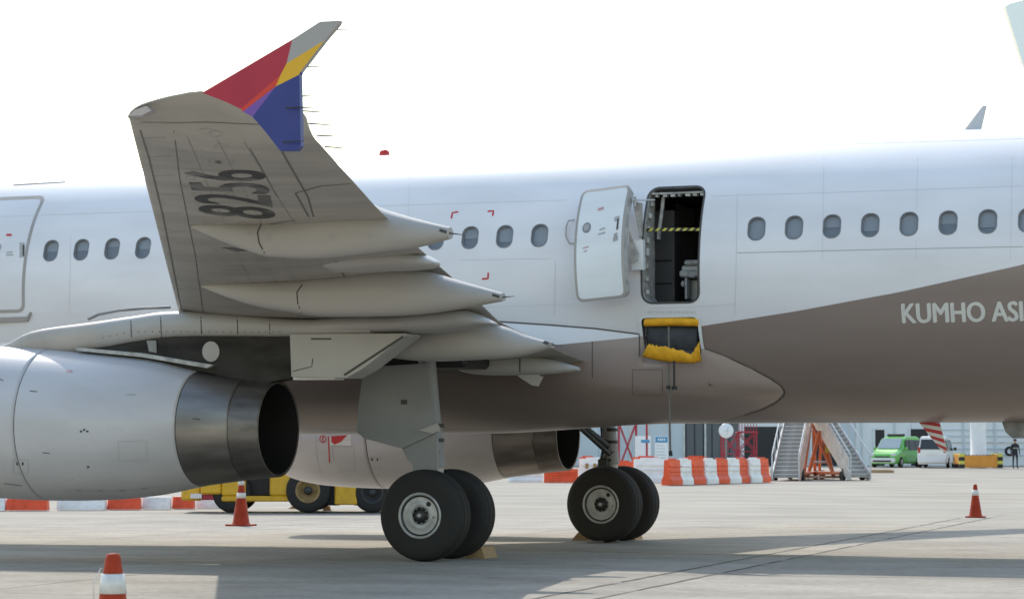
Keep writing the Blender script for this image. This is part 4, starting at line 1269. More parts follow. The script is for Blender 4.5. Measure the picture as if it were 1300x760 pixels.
# striped antenna under the tail end of the belly
tl, tr_, bl, br_ = np.array([1166.,535]), np.array([1192.,534]), np.array([1196.,573]), np.array([1203.,575])
ant = MB()
for k in range(8):
    t0, t1 = k/8, (k+1)/8
    def e(t, side, sk): 
        t = min(1, max(0, t+sk)); return (tl*(1-t)+bl*t) if side == 0 else (tr_*(1-t)+br_*t)
    poly = [e(t0, 0, -.06), e(t0, 1, .06), e(t1, 1, .06), e(t1, 0, -.06)]
    ant.prism([at(*p, y=-.02) for p in poly], (0, .035, 0), MT['red' if k % 2 == 0 else 'decalw'])
ao = ant.build('belly_antenna', plane); tag(ao, 'red and white striped blade antenna under the fuselage')
blade('drain_mast', [(1271,531),(1296,530),(1325,534),(1325,556),(1286,556),(1277,548)], 0, .08, MT['steel'])
for (u, v) in [(1010,537)]: pass

# ================================================================== THINGS ON THE STAND
def cone(loc, h, band=(.42, .78), topband=None, tilt=0.0, label=''):
    c = empty('traffic_cone', loc)
    tag(c, label, 'traffic cone', 'traffic cones around the jet')
    mb = MB(); w = h*.27
    mb.box((-w, -w, 0), (w, w, .035), MT['conered'], .012); b = mb.build('base', c)
    rb, rt = h*.19, h*.055
    f = lambda t: rb+(rt-rb)*t
    mb = MB(); mb.lathe([(.035, rb*1.15), (.06, rb), (h-.03, f(1)), (h-.005, rt*.8), (h, rt*.3), (h, .001)], MT['conered'], (0,0,0), 'z', 28); mb.build('cone_body', c)
    mb = MB(); z0, z1 = h*band[0], h*band[1]
    mb.lathe([(z0, f(band[0])+.001), (z0, f(band[0])+.005), (z1, f(band[1])+.005), (z1, f(band[1])+.001)], MT['conewhite'], (0,0,0), 'z', 28); mb.build('reflective_band', c)
    return c
p = at(142, 881, z=0); cone(p, .86, (.715, .855), label='red and white traffic cone cut by the bottom edge, nearest to the camera'); nearc = p
mb = MB(); mb.tube([p+np.array([-.065, -.03, .77]), p+np.array([-.12, -.03, .68]), p+np.array([-.11, -.04, .55]), p+np.array([-.085, -.05, .45])], .004, MT['decalw'], 5)
cw = mb.build('cord_loop'); cw.parent = [o for o in COL.objects if o.name == 'traffic_cone'][0]; cw.matrix_parent_inverse = Matrix.Translation(-Vector(p))
p = at(306, 667, z=0); c = cone(p, .88, (.62, .74), label='red traffic cone with a torn white sleeve near the top, under the left engine exhaust')
mb = MB(); mb.lathe([(.80,.058),(.80,.066),(.87,.06),(.885,.03)], MT['conewhite'], (0,0,0), 'z', 20); mb.build('white_cap', c)
p = at(1238.5, 656.5, z=0); cone(p, .74, (.66, .83), label='dull red traffic cone with pale band standing alone at the right')

def chock(p, rz, w, d, h, label, group='wheel chocks'):
    c = empty('wheel_chock', p, rz); tag(c, label, 'wheel chock', group)
    mb = MB(); mb.prism([(-d/2, -w/2, 0), (d/2, -w/2, 0), (d*.3, -w/2, h), (-d*.1, -w/2, h)], (0, w, 0), MT['wood'], False); mb.build('wedge', c)
    return c
for (u, v, L, w, h) in [(606,708,'pale wooden wedge behind the near pair of main wheels', .5, .16), (738,685,'dark wooden wedge ahead of the far pair of main wheels', .45, .13), (797,684.5,'orange-brown wedge behind the far pair of main wheels', .45, .13)]:
    p = at(u, v, z=0); p[1] += .15; chock(p, 0, w, .30, h, L)
for (u, v, L) in [(378,646,'flat wooden wedge ahead of the tug wheel with the tan hub'), (415,648,'small wooden wedge behind the tug wheel with the tan hub')]:
    p = at(u, v, z=0); chock((p[0], p[1], gz(60)), YAW, .3, .5 if u < 400 else .22, .12, L)
mb = MB(); a, b = at(748,687,z=.02), at(785,686,z=.02); a[1] -= .1
mb.tube([a, a*.7+b*.3+[0,-.12,0], a*.3+b*.7+[0,-.1,0], b], .014, MT['rope'], 6)
t_ = mb.build('chock_rope'); tag(t_, 'thin rope on the ground linking the wedges of the far wheels', 'rope')

# ---- low barriers in front of the yellow tug, and water barriers beyond
def placed(name, u, d, rz=0.0):
    return empty(name, far(lat_of(u, d), d), YAW + rz)
def low_barrier(u0, u1, v, m, label):
    d = depth_at(v); w = (u1-u0)/F_PX*d
    c = placed('low_barrier', (u0+u1)/2, d); tag(c, label, 'barrier', 'low plastic barriers behind the left engine')
    mb = MB(); h = .30
    sec_ = [(-.22, 0), (.22, 0), (.20, .08), (.12, h), (-.12, h), (-.20, .08)]
    rings = []
    for x in (-w/2+.02, -w/2+.04, w/2-.04, w/2-.02):
        k = .9 if abs(x) > w/2-.03 else 1
        rings.append([(x, a*k, b*k+.004) for a, b in sec_])
    mb.ring(rings, m, smooth=False); b_ = mb.build('barrier_body', c)
    n = max(2, int(w/.3))
    for k in range(n):
        x = -w/2+(k+.5)*w/n; mb = MB(); mb.box((x-.035, -.205, .05), (x+.035, -.165, .13), MT['tugdark'] if False else m, .008); mb.box((x-.02, -.16, .14), (x+.05, -.13, .26), m, .008); mb.build('rib', c)
LB = [(-70,-8,647,'b_orange','orange low barrier at the very left edge, mostly outside the frame'),(-8,11,647,'b_white','white low barrier cut by the left edge'),(11,64,647,'b_orange','long orange low barrier below the left engine, nearest to the left edge'),(74,137,646.5,'b_white','long white low barrier below the left engine between two orange ones'),(138,181,646,'b_orange','orange low barrier to the right of the long white one'),(182,219,645.5,'b_white','white low barrier just left of the yellow tug'),(220,249,645,'b_orange','short orange low barrier at the tug bumper'),(250,282,644,'b_white','short white low barrier under the tug bumper')]
for a in LB: low_barrier(a[0], a[1], a[2], MT[a[3]], a[4])

def water_barrier(p, rz, w, h, m, label, thick=.45):
    c = empty('water_barrier', p, rz); tag(c, label, 'barrier', 'plastic water barriers beyond the far wheels')
    mb = MB(); sec_ = [(-thick/2, 0), (thick/2, 0), (thick/2, h*.2), (thick*.30, h*.38), (thick*.22, h), (-thick*.22, h), (-thick*.30, h*.38), (-thick/2, h*.2)]
    rings = []
    for x, k in ((-w/2, .92), (-w/2+.03, 1), (w/2-.03, 1), (w/2, .92)):
        rings.append([(x, a*k, b*(.5+.5*k)) for a, b in sec_])
    mb.ring(rings, m, smooth=False); mb.build('barrier_body', c)
    for k in range(3):
        z = h*(.30+.2*k); mb = MB(); mb.box((-w/2+.06, -thick*.36, z), (w/2-.06, -thick*.2, z+h*.09), m, .02); mb.build('rib', c)
    mb = MB(); mb.box((-w*.3, -.05, h), (w*.3, .05, h+.05), m, .01); mb.build('lifting_lug', c)
    return c
A, B = far(lat_of(847, 97.5), 97.5), far(lat_of(974, 104.5), 104.5)
rz = math.atan2(B.y-A.y, B.x-A.x)
n = 9; L = (B-A).length
ordn = ['first', 'second', 'third', 'fourth', 'fifth']
io, iw = 0, 0
for k in range(n):
    p = A + (B-A)*((k+.5)/n)
    if k % 2 == 0: lb = '%s orange water barrier in the striped row, counted from the far wheels' % ordn[io]; io += 1
    else: lb = '%s white water barrier in the striped row, counted from the far wheels' % ordn[iw]; iw += 1
    water_barrier(p + Vector((random.uniform(-.06,.06), random.uniform(-.06,.06), 0)), rz + random.uniform(-.05,.05), L/n*.98 if k else L/n*1.02, .96, MT['b_orange' if k % 2 == 0 else 'b_white'], lb)
for (u0, u1, v, m, h, lb) in [(804,846,612,'b_white',.95,'wide white water barrier left of the striped row'),(780,803,611,'b_orange',.82,'orange water barrier showing right of the far gear leg'),(735,779,611,'b_white',.95,'white water barrier with square recesses behind the far gear leg'),(690,734,612,'b_orange',.55,'low orange water barrier left of the far wheels'),(645,689,611,'b_white',.45,'low white water barrier between the two pairs of wheels')]:
    d = depth_at(v); w = (u1-u0)/F_PX*d; p = far(lat_of((u0+u1)/2, d), d)
    c = water_barrier(p, YAW, w*.98, h, MT[m], lb)
    if u0 == 735:
        for k in range(4):
            mb = MB(); x = -w/2+.25+k*.33; mb.box((x, -.2, .55), (x+.13, -.13, .75), MT['rust']); mb.build('recess', c)
for (u0, u1) in [(735,757),(803,836),(868,898)]:
    d = 110; w = (u1-u0)/F_PX*d; p = far(lat_of((u0+u1)/2, d), d)
    water_barrier(p, YAW, w, .98, MT['b_orange'], 'orange water barrier of the back row, top edge showing over the %s' % {735: 'recessed white one', 803: 'wide white one', 868: 'striped row'}[u0])

# ---- yellow tug
d = depth_at(648.5)
tug = placed('aircraft_tug', 355, d); tag(tug, 'yellow aircraft tug with big black tyres parked behind the left engine', 'tug')
S = d/F_PX
def tx(u): return (u-355)*S
def tz(v): return (648.5-v)*S
mb = MB()
mb.box((tx(237), -.9, tz(634)), (tx(262), .9, tz(612)), MT['tug'], .05); mb.box((tx(262), -1.0, tz(626)), (tx(287.5), .75, tz(600)), MT['tug'], .04)
mb.build('front_bumper', tug)
mb = MB(); mb.box((tx(249), -.93, tz(631)), (tx(263), -.905, tz(625)), MT['decalw']); mb.build('number_plate', tug)
mb = MB(); mb.box((tx(263), -.9, tz(633)), (tx(291), -.7, tz(621)), MT['scaff'], .02); mb.build('tow_hitch', tug)
mb = MB()
mb.box((tx(288), -1.0, tz(635)), (tx(377), 1.0, tz(628)), MT['tug'], .03)
mb.box((tx(288), -1.0, tz(628)), (tx(318), 1.0, tz(570)), MT['tug'], .04)
mb.box((tx(348), -1.0, tz(628)), (tx(377), 1.0, tz(568)), MT['tug'], .04)
mb.box((tx(318), -.6, tz(628)), (tx(348), 1.0, tz(570)), MT['tugdark'], .02)
mb.box((tx(377), -.8, tz(640)), (tx(436), .8, tz(600)), MT['tugdark'], .05)
mb.box((tx(450), -.75, tz(640)), (tx(500), .75, tz(600)), MT['tugdark'], .05)
mb.build('chassis', tug)
mb = MB(); mb.box((tx(288), -1.0, tz(590)), (tx(520), 1.0, tz(560)), MT['tug'], .08); mb.build('deck', tug)
mb = MB(); mb.box((tx(429), -1.02, tz(639)), (tx(458), .9, tz(600)), MT['tug'], .03); mb.build('battery_box', tug)
mb = MB(); mb.box((tx(370), -1.012, tz(622)), (tx(372), -1.0, tz(616)), MT['seam']); mb.build('latch', tug)
def tug_wheel(u, rad, w, y, hubm):
    c = MB(); c.lathe([(-w/2,rad*.55),(-w/2,rad*.85),(-w*.42,rad*.97),(-w*.3,rad),(w*.3,rad),(w*.42,rad*.97),(w/2,rad*.85),(w/2,rad*.5)], MT['rubber'], (0,0,0), 'y', 36)
    t = c.build('wheel', tug, (tx(u), y, rad))
    h = MB(); h.lathe([(-w/2+.01,rad*.58),(-w/2-.01,rad*.55),(-w/2+.01,rad*.48),(-w*.2,rad*.42),(-w*.2,.001)], hubm, (0,0,0), 'y', 28); h.lathe([(-w*.2,rad*.2),(-w*.42,rad*.18),(-w*.42,.001)], MT['darksteel'], (0,0,0), 'y', 16)
    h.build('wheel_hub', t)
for yy in (-.85, .85):
    tug_wheel(300, .46, .34, yy*.9, MT['darksteel']); tug_wheel(476, .47, .34, yy, MT['darksteel'])
    w_ = tug_wheel(396, .52, .40, yy*1.08, MT['rust'])

# ---- passenger stairs
def stairs(u0, u1, d, ang, run, label, sidem, solid=1, n=17):
    w = (u1-u0)/F_PX*d
    c = placed('passenger_stairs', (u0+u1)/2, d, ang); tag(c, label, 'boarding stairs', 'boarding stairs beyond the barriers')
    tm = MB(); tm.box((-w/2+.05, 0, -.03), (w/2-.05, run+.02, 0), MT['stairmetal'], .008); tm.box((-w/2+.05, .0, -.165), (w/2-.05, .02, -.031), MT['tread'])
    t0 = None
    for k in range(n):
        if t0 is None: t0 = q = tm.build('tread', c)
        else: q = t0.copy(); COL.objects.link(q)
        q.location = (0, k*run, .17*(k+1)+.12)
    T = n*run; H = n*.17+.12
    for s in (-1, 1):
        mb = MB(); x = s*w/2
        mb.prism([(x-.03, -.05, .02), (x-.03, .25, .02), (x-.03, T, H-.25), (x-.03, T, H+.16), (x-.03, -.05, .36)], (.06, 0, 0), sidem if s == solid else MT['stairmetal']); mb.build('stringer', c)
        mb = MB()
        mb.tube([(x, -.1, .05), (x, -.1, 1.05), (x, .05, 1.18), (x, T, H+1.05)], .035, MT['cable'], 8)
        for k in range(1, 7):
            y = T*k/6; z = H*k/6; mb.tube([(x, y, z), (x, y, z+1.02)], .02, MT['cable'], 6)
        mb.build('handrail', c)
        if s == solid: mb = MB(); mb.prism([(x-.012, .1, .42), (x-.012, T, H+.22), (x-.012, T, H+.85), (x-.012, .1, .95)], (.024, 0, 0), MT['vscreen'] if False else sidem); mb.build('side_screen', c)
    mb = MB(); mb.box((-w/2-.05, T, H-.1), (w/2+.05, T+1.6, H+.02), MT['stairpink'], .02); mb.build('platform', c)
    mb = MB()
    mb.box((-w/2, .3, .22), (w/2, T+1.2, .36), MT['stairorange'], .02); mb.build('base_frame', c)
    for s in (-1, 1):
        mb = MB(); mb.tube([(s*w*.45, T*.45, .3), (s*w*.45, T+.3, H-.1)], .06, MT['stairorange'], 8); mb.tube([(s*w*.45, T+1.0, .3), (s*w*.45, T+.6, H-.1)], .07, MT['stairorange'], 8); mb.build('support_leg', c)
    for s in (-1, 1):
        for y in (.8, T+.8):
            mb = MB(); mb.lathe([(-.07,.12),(-.08,.2),(.08,.2),(.07,.12)], MT['rubber'], (s*w*.5, y, .2), 'x', 18, True); mb.build('castor', c)
        mb = MB(); mb.tube([(s*(w/2+.12), .5, .0), (s*(w/2+.12), .5, .5)], .03, MT['darksteel'], 6); mb.lathe([(0,.10),(.03,.10),(.031,.001)], MT['darksteel'], (s*(w/2+.12), .5, 0), 'z', 12); mb.build('outrigger', c)
    return c
stairs(980, 1014, 108, R(-14), .27, 'boarding stairs with faded orange side rising to the right, beside the striped barriers', MT['stairpink'])
stairs(1077, 1104, 109, R(15), .27, 'narrower grey boarding stairs rising to the left, beside the green van', MT['stairpale'], -1)
# orange trestle between the two stairs
d = 112; c = placed('trestle_frame', 1042, d); tag(c, 'orange trestle with small yellow plate standing between the two boarding stairs', 'trestle')
for (x0, x1) in [(-.62, -.05), (.55, .02)]:
    mb = MB(); mb.tube([(x0, 0, .05), (x1, 0, 2.1)], .085, MT['stairorange'], 8); mb.build('leg', c)
mb = MB(); mb.tube([(-.45,0,.75),(.42,0,.75)], .05, MT['cable'], 8); mb.box((-.9,-.2,.05),(.9,.2,.16), MT['stairpink'], .02); mb.build('cross_bar', c)
mb = MB(); mb.box((.15,-.1,1.15),(.62,-.06,1.42), MT['tape_y'], .01); mb.build('plate', c)

# ---- vans
def van(u, v, rz, length, L, rear):
    d = depth_at(v); c = placed('green_van' if not rear else 'white_van', u, d, rz)
    W2, H = .92, 1.92
    body_m = MT['vgreen'] if not rear else MT['vwhite']
    # sections along length x: front at -length/2; (x, half width low, half width top, z belt, z top)
    prof = [(-length/2, .80, .70, .62, .66), (-length/2+.12, .90, .80, .72, .82), (-length/2+.75, .92, .82, .92, 1.02), (-length/2+.95, .92, .80, .96, 1.12), (-length/2+1.75, .92, .74, 1.0, 1.80), (-length/2+2.2, .92, .73, 1.0, 1.92), (length/2-.5, .92, .73, 1.0, 1.93), (length/2-.18, .91, .72, 1.0, 1.86), (length/2-.02, .89, .76, 1.0, 1.10), (length/2, .86, .78, .7, .8)]
    mb = MB(); rings = []
    for (x, wl, wt_, zb_, zt_) in prof:
        half = [(wl*.92, .22), (wl, .36), (wl, zb_), (wt_+(wl-wt_)*.3, zb_+(zt_-zb_)*.55), (wt_, zt_-.06), (wt_*.85, zt_)]
        rings.append([(x, -a, b) for a, b in half] + [(x, a, b) for a, b in half[::-1]])
    mb.ring(rings, body_m, smooth=False); mb.build('body', c)
    o = prof
    def glass(name, pts, m): mb = MB(); mb.add(pts, [tuple(range(len(pts)))], m); g = mb.build(name, c); md = g.modifiers.new('t', 'SOLIDIFY'); md.thickness = .01; md.offset = 1; return g
    x0 = -length/2
    glass('windscreen', [(x0+.98, -.74, 1.17), (x0+1.70, -.66, 1.79), (x0+1.70, .66, 1.79), (x0+.98, .74, 1.17)], MT['vscreen'] if not rear else MT['vglass'])
    for s in (-1, 1):
        xs_ = [(x0+1.55, x0+2.3), (x0+2.4, x0+3.3), (x0+3.4, x0+length-.45)]
        for a, b in xs_:
            glass('side_window', [(a, s*.935, 1.06), (b, s*.935, 1.06), (b, s*.79, 1.70), (a+(.35 if a < x0+1.6 else 0), s*.79, 1.70)], MT['vglass'])
        for x in (x0+.85, x0+length-.95):
            w = MB(); w.lathe([(-.1,.18),(-.1,.28),(-.07,.33),(.07,.33),(.1,.28),(.1,.18)], MT['rubber'], (0,0,0), 'y', 24); q = w.build('wheel', c, (x, s*.86, .33))
            h = MB(); h.lathe([(-.101,.2),(-.105,.1),(-.11,.001)], MT['rim'], (0,0,0), 'y', 16); h.lathe([(.101,.2),(.105,.1),(.11,.001)], MT['rim'], (0,0,0), 'y', 16); h.build('hubcap', q)
        mb = MB(); mb.box((x0+1.35, s*.95, 1.05), (x0+1.5, s*1.12, 1.25), body_m if not rear else MT['tugdark'], .03); mb.build('mirror', c)
        mb = MB(); mb.box((x0+.02, s*.55, .68), (x0+.2, s*.86, .84), MT['vlamp'], .03); mb.build('headlight', c)
        mb = MB(); mb.box((x0+length-.08, s*.70, .9), (x0+length+.005, s*.86, 1.25), MT['vtail'], .02); mb.build('tail_light', c)
    glass('rear_window', [(length/2-.145, -.66, 1.72), (length/2-.0, -.72, 1.12), (length/2-.0, .72, 1.12), (length/2-.145, .66, 1.72)], MT['vglass'])
    mb = MB(); mb.box((x0-.06, -.84, .28), (x0+.12, .84, .58), MT['vwhite'], .05); mb.build('front_bumper', c)
    mb = MB(); mb.box((x0-.012, -.5, .60), (x0+.05, .5, .70), MT['tugdark'], .02); mb.box((x0-.07, -.6, .34), (x0-.055, .6, .44), MT['tugdark']); mb.build('grille', c)
    mb = MB(); mb.box((length/2-.08, -.86, .28), (length/2+.07, .86, .58), MT['vwhite'], .05); mb.build('rear_bumper', c)
    mb = MB(); mb.box((length/2+.0, -.24, .74), (length/2+.02, .24, .88), MT['decalw']); mb.build('number_plate', c)
    if not rear:
        mb = MB(); mb.box((x0+2.2, -.55, 1.93), (x0+2.5, .55, 2.08), MT['tugdark'], .04); mb.build('roof_lamp_bar', c)
    tag(c, L, 'van')
    return c
van(1137, 592.5, R(60), 4.7, 'bright green van with white bumper facing the camera beside the grey stairs', False)
van(1188, 593, R(-106), 4.8, 'white van seen from behind with dark rear window, by the dark doorway', True)

# ---- white pillar, barricade round it, person
d = 156
c = placed('support_pillar', 1241, d); tag(c, 'round white pillar rising from the orange barricade', 'pillar')
mb = MB(); mb.lathe([(0,.52),(.12,.52),(.13,.48),(6.5,.48),(6.5,.6),(6.7,.6),(6.7,.01)], MT['pillar'], (0,0,0), 'z', 28); mb.build('shaft', c)
c = placed('barricade', 1242, d-1.0); tag(c, 'orange box barricade with black and yellow corner posts around the white pillar', 'barricade')
w = 60/F_PX*d
mb = MB(); mb.box((-w*.36, -.6, .05), (w*.36, -.35, .78), MT['o_box'], .03); mb.box((-w*.36, 1.3, .05), (w*.36, 1.5, .78), MT['o_box'], .03); mb.build('panel', c)
for s in (-1, 1):
    mb = MB(); mb.box((s*w*.42-.1, -.35, .25), (s*w*.42+.1, 1.4, .85), MT['o_box'], .03); mb.build('side_panel', c)
    for y in (-.5, 1.4):
        mb = MB()
        for k in range(4): mb.box((s*w*.40-.16, y-.16, .02+k*.22), (s*w*.40+.16, y+.16, .02+k*.22+.218), MT['tugdark' if k % 2 == 0 else 'tape_y'], .02)
        mb.build('corner_post', c)
mb = MB()
for k in range(9): mb.box((-w*.34+k*w*.076, -.63, .79), (-w*.34+k*w*.076+w*.038, -.33, .82), MT['tugdark'], .01)
mb.build('hazard_edge', c)

def person(u, v):
    d = depth_at(v); c = placed('person', u, d, R(10)); tag(c, 'person in dark uniform and cap standing by the terminal wall at the right edge', 'person')
    import bmesh
    J = dict(pel=(0,0,.95,.15), sp=(0,0,1.15,.15), ch=(0,0,1.36,.17), nk=(0,0,1.50,.065), hd=(0,-.02,1.60,.09), ht=(0,0,1.70,.075),
             hl=(-.10,0,.90,.10), kl=(-.12,-.01,.50,.065), al=(-.12,.02,.09,.045), fl=(-.13,-.15,.035,.035),
             hr=(.10,0,.90,.10), kr=(.11,-.03,.50,.065), ar=(.12,.0,.09,.045), fr=(.14,-.17,.035,.035),
             sl=(-.20,0,1.40,.07), el=(-.26,.03,1.13,.048), wl=(-.25,-.08,.90,.034), gl=(-.25,-.10,.82,.035),
             sr=(.20,0,1.40,.07), er=(.27,.03,1.13,.048), wr=(.27,-.06,.89,.034), gr=(.27,-.09,.81,.035))
    E = [('pel','sp'),('sp','ch'),('ch','nk'),('nk','hd'),('hd','ht'),('pel','hl'),('hl','kl'),('kl','al'),('al','fl'),('pel','hr'),('hr','kr'),('kr','ar'),('ar','fr'),('ch','sl'),('sl','el'),('el','wl'),('wl','gl'),('ch','sr'),('sr','er'),('er','wr'),('wr','gr')]
    ks = list(J); me = bpy.data.meshes.new('body')
    me.from_pydata([J[k][:3] for k in ks], [(ks.index(a), ks.index(b)) for a, b in E], [])
    o = bpy.data.objects.new('body', me); COL.objects.link(o)
    sk = o.modifiers.new('skin', 'SKIN'); o.modifiers.new('sub', 'SUBSURF').levels = 2
    for i, k in enumerate(ks):
        me.skin_vertices[0].data[i].radius = (J[k][3], J[k][3]*.8)
    me.skin_vertices[0].data[0].use_root = True
    bpy.context.view_layer.update()
    nm_ = bpy.data.meshes.new_from_object(o.evaluated_get(bpy.context.evaluated_depsgraph_get()))
    bpy.data.objects.remove(o)
    b = bpy.data.objects.new('body', nm_); COL.objects.link(b); b.parent = c
    nm_.materials.clear(); nm_.materials.append(MT['cloth']); nm_.materials.append(MT['skin'])
    for p in nm_.polygons:
        p.use_smooth = True
        if 1.50 < p.center.z < 1.68 or (p.center.z < .87 and abs(p.center.x) > .2): p.material_index = 1
    mb = MB(); mb.lathe([(1.66,.105),(1.74,.10),(1.77,.06),(1.775,.001)], MT['cloth'], (0,0,0), 'z', 16); mb.box((-.08,-.2,1.66),(.08,-.05,1.675), MT['cloth']); mb.build('cap', c)
    mb = MB(); mb.box((-.17,-.155,1.20),(.17,-.13,1.24), MT['hivis'], .005); mb.build('vest_strip', c)
person(1287.5, 594.5)

# ---- terminal building behind
DB = 172.0
tb = placed('terminal_building', 1000, DB); tag(tb, 'long pale terminal building with dark doorways across the background', 'building')
SB = DB/F_PX
def bxx(u): return (u-1000)*SB
def bzz(v): return (590-v)*SB
H_ = 9.0
walls = [(430,760,'wall_b'),(760,868,'wall_b'),(868,937,'wall_dk'),(937,1000,'wall_a'),(1000,1086,'wall_b'),(1086,1156,'wall_a'),(1156,1178,'wall_a'),(1178,1420,'wall_a'),(1420,1800,'wall_a')]
k = 0
for (a, b, m) in walls:
    mb = MB(); mb.box((bxx(a)+.01, 0, -.3), (bxx(b)-.01, 8, H_ - .002*k), MT[m]); mb.build('wall', tb); k += 1
mb = MB(); mb.box((bxx(425), -.5, H_+.01), (bxx(1805), 8.5, H_+.5), MT['wall_a']); mb.build('roof', tb)
for (a, b, v0) in [(944,998,541),(1110,1122,545),(1155,1177,544),(1030,1062,545)]:
    mb = MB(); mb.box((bxx(a), -.05, -.2), (bxx(b), -.004, bzz(v0)), MT['opening']); dw = mb.build('doorway', tb)
    mb = MB(); mb.box((bxx(a)-.12, -.12, -.2), (bxx(a), -.005, bzz(v0)+.12), MT['wall_a']); mb.build('door_frame', dw)
    mb = MB(); mb.box((bxx(b), -.12, -.2), (bxx(b)+.12, -.005, bzz(v0)+.12), MT['wall_a']); mb.build('door_frame', dw)
mb0 = None
for v in (545, 553, 561, 569, 577):
    for (a, b) in [(1178,1300),(1300,1420)]:
        mb = MB(); mb.box((bxx(a)+.05, -.06, bzz(v)-.04), (bxx(b)-.05, -.003, bzz(v)+.05), MT['wall_b'] if v != 561 else MT['stairmetal']); mb.build('wall_rail', tb)
for a in (785, 800, 823, 850, 868, 895, 1093, 1135, 1180, 1222, 1262, 1305):
    mb = MB(); mb.box((bxx(a)-.06, -.09, -.2), (bxx(a)+.06, -.003, 5), MT['wall_b'] if a > 1000 else MT['stairmetal']); mb.build('wall_post', tb)
for a in np.arange(870, 936, 11):
    mb = MB(); mb.box((bxx(a), -.04, -.2), (bxx(a)+.06, -.003, 4.5), MT['opening']); mb.build('shutter_joint', tb)
# equipment shapes and hose on the wall near the person
mb = MB(); mb.lathe([(-.12,.17),(-.14,.28),(-.08,.33),(.05,.33),(.05,.17)], MT['rubber'], (0,0,0), 'y', 24)
t_ = mb.build('wall_tyre'); t_.location = far(lat_of(1280.5, DB-1), DB-1, .95); t_.rotation_euler = (0, 0, YAW); tag(t_, 'dark tyre fixed on the pale wall beside the person', 'tyre')
# sign boards
def board(u0, u1, v0, v1, d, label, header, extra):
    c = placed('sign_board', (u0+u1)/2, d); tag(c, label, 'sign board', 'white sign boards by the terminal')
    s = d/F_PX; w = (u1-u0)*s; g = bzz_ = (571.2-595)
    z1 = (571.2-v0)*s + 1.488 - gz(d); z0 = max(.15, (571.2-v1)*s + 1.488 - gz(d))
    mb = MB(); mb.box((-w/2, 0, z0), (w/2, .06, z1), MT['sign_w'], .01); mb.build('panel', c)
    if header:
        mb = MB(); mb.box((-w/2+.03, -.014, z1-header), (w/2-.03, -.002, z1-.03), MT['sign_b']); mb.build('header', c)
        mb = MB()
        for k in range(4): mb.box((-w*.28+k*w*.15, -.02, z1-header*.68), (-w*.28+k*w*.15+w*.10, -.015, z1-header*.36), MT['sign_w'])
        mb.build('header_lettering', c)
    mb = MB(); random.seed(3)
    for k in range(extra):
        z = z1-header-.18-k*.17
        if z < z0+.08: break
        mb.box((-w*.40, -.014, z), (-w*.40+w*random.uniform(.5, .8), -.003, z+.045), MT['wall_b'])
    if extra: mb.build('text_line', c)
    for s_ in (-1, 1): 
        mb = MB(); mb.tube([(s_*w*.45, .1, 0), (s_*w*.45, .1, z1)], .035, MT['steel'], 6); mb.build('post', c)
board(831, 848, 553.5, 590, 140, 'white notice board with a blue header strip, right of the red post', .34, 9)
board(806, 826, 553, 590, 141, 'plain white board crossed by a red post, with a small blue strip', 0, 0)
d = 140; c = placed('direction_sign', 818.5, d); tag(c, 'small blue strip sign on a red post in front of the plain white board', 'sign')
s = d/F_PX
mb = MB(); mb.tube([(.1,0,0),(.1,0,2.6)], .06, MT['scaff'], 8); mb.build('post', c)
mb = MB(); mb.box((-.22,-.10,1.55),(.26,-.07,1.72), MT['sign_b'], .01); mb.build('sign_plate', c)

# ---- red scaffold towers
def scaffold(u0, u1, d, zt_, label, lattice=3, rail=True):
    c = placed('scaffold_tower', (u0+u1)/2, d); tag(c, label, 'scaffold')
    w = (u1-u0)/F_PX*d
    for x in (-w/2, w/2):
        for y in (0, 1.4):
            mb = MB(); mb.tube([(x, y, 0), (x, y, zt_)], .045, MT['scaff'], 6); mb.build('upright', c)
    for k in range(lattice):
        z0, z1 = zt_*k/lattice, zt_*(k+1)/lattice
        for y in (0, 1.4):
            mb = MB(); mb.tube([(-w/2, y, z0), (w/2, y, z1)], .032, MT['scaff'], 6); mb.tube([(w/2, y, z0), (-w/2, y, z1)], .032, MT['scaff'], 6); mb.tube([(-w/2, y, z1), (w/2, y, z1)], .035, MT['scaff'], 6); mb.build('brace', c)
    if rail:
        mb = MB(); mb.box((-w/2-.1, -.1, zt_-.06), (w/2+.1, 1.5, zt_), MT['scaff'])
        mb.tube([(-w/2, 0, zt_+.9), (w/2, 0, zt_+.9)], .03, MT['scaff'], 6)
        for k in range(7): x = -w/2+w*k/6; mb.tube([(x, 0, zt_), (x, 0, zt_+.9)], .02, MT['scaff'], 5)
        mb.build('guard_rail', c)
    return c
scaffold(786, 808, 150, 2.7, 'red crossed scaffold frame left of the white boards', 1, False)
scaffold(938, 960, 140, 2.15, 'red scaffold tower with a railed platform behind the striped barriers', 2, True)
scaffold(918, 938, 139, 1.9, 'low red scaffold frame leaning against the railed tower, left of it', 2, False)
c = placed('round_sign', 921.5, 132); tag(c, 'white round sign board with grey mark under the fuselage', 'sign')
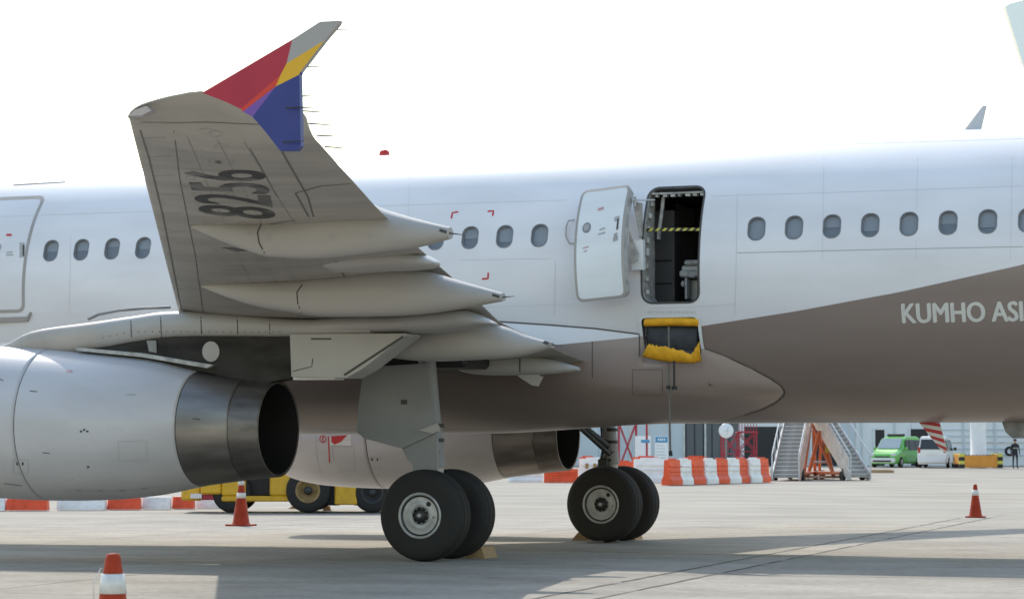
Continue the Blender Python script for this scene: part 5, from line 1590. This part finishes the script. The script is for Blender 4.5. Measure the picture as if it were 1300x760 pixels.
mb = MB(); zc_ = (571.2-546.5)*132/F_PX+1.488-gz(132); mb.lathe([(-.03,.001),(-.03,.36),(0,.38),(.03,.36),(.03,.001)], MT['sign_w'], (0,0,zc_), 'y', 28); mb.build('disc', c)
mb = MB(); mb.box((-.17,-.05,zc_-.02),(.17,-.032,zc_+.02), MT['wall_b']); mb.tube([(.02,-.04,zc_-.2),(.10,-.04,zc_+.2)], .02, MT['wall_b'], 5); mb.build('mark', c)
mb = MB(); mb.tube([(0,.06,0),(0,.06,zc_+.1)], .04, MT['steel'], 8); mb.build('post', c)
# chain of small barricade pieces near the green van
d = depth_at(599.5); c = placed('timber_stack', 1118, d); tag(c, 'small stack of tan timbers on the ground below the green van', 'timber')
for k in range(4):
    mb = MB(); mb.box((-.62+.02*k, -.3+.16*k, .0), (.62-.03*k, -.16+.16*k, .12+.012*k), MT['wood'], .01); mb.build('timber', c)

# ---- tail of another airliner beyond, only its fin shows
d = 82.0; c = placed('distant_airplane', 1300, d); tag(c, 'distant airliner whose pale cyan tail fin shows at the top right corner', 'airplane')
s = d/F_PX
def fz(v): return (571.2-v)*s+1.488-gz(d)
mb = MB()
mb.prism([((u-1300)*s, -.18, fz(v)) for u, v in [(1280,6),(1286,2),(1350,-14),(1465,150),(1505,230),(1325,230),(1302,80)]], (0, .36, 0), MT['cyan']); mb.build('tail_fin', c)
mb = MB(); rings = []
for t in np.linspace(0, 1, 18):
    x = (1262-1300)*s + t*34; r = 2.8*min(1, .12+(t/.42)**.8*.88); zc_ = 5.6+1.4*max(0, 1-t/.42)
    rings.append([(x, r*math.cos(a), zc_+r*math.sin(a)) for a in np.linspace(0, 2*math.pi, 33)[:-1]])
mb.ring(rings, MT['white']); mb.build('fuselage', c)
mb = MB(); 
for y in (-2.6, 2.6): mb.tube([(16, y, .7), (16, y, 3.5)], .25, MT['steel'], 10); mb.lathe([(-.5,.4),(-.5,.65),(.5,.65),(.5,.4)], MT['rubber'], (16, y, .65), 'y', 24, True)
mb.build('landing_gear', c)
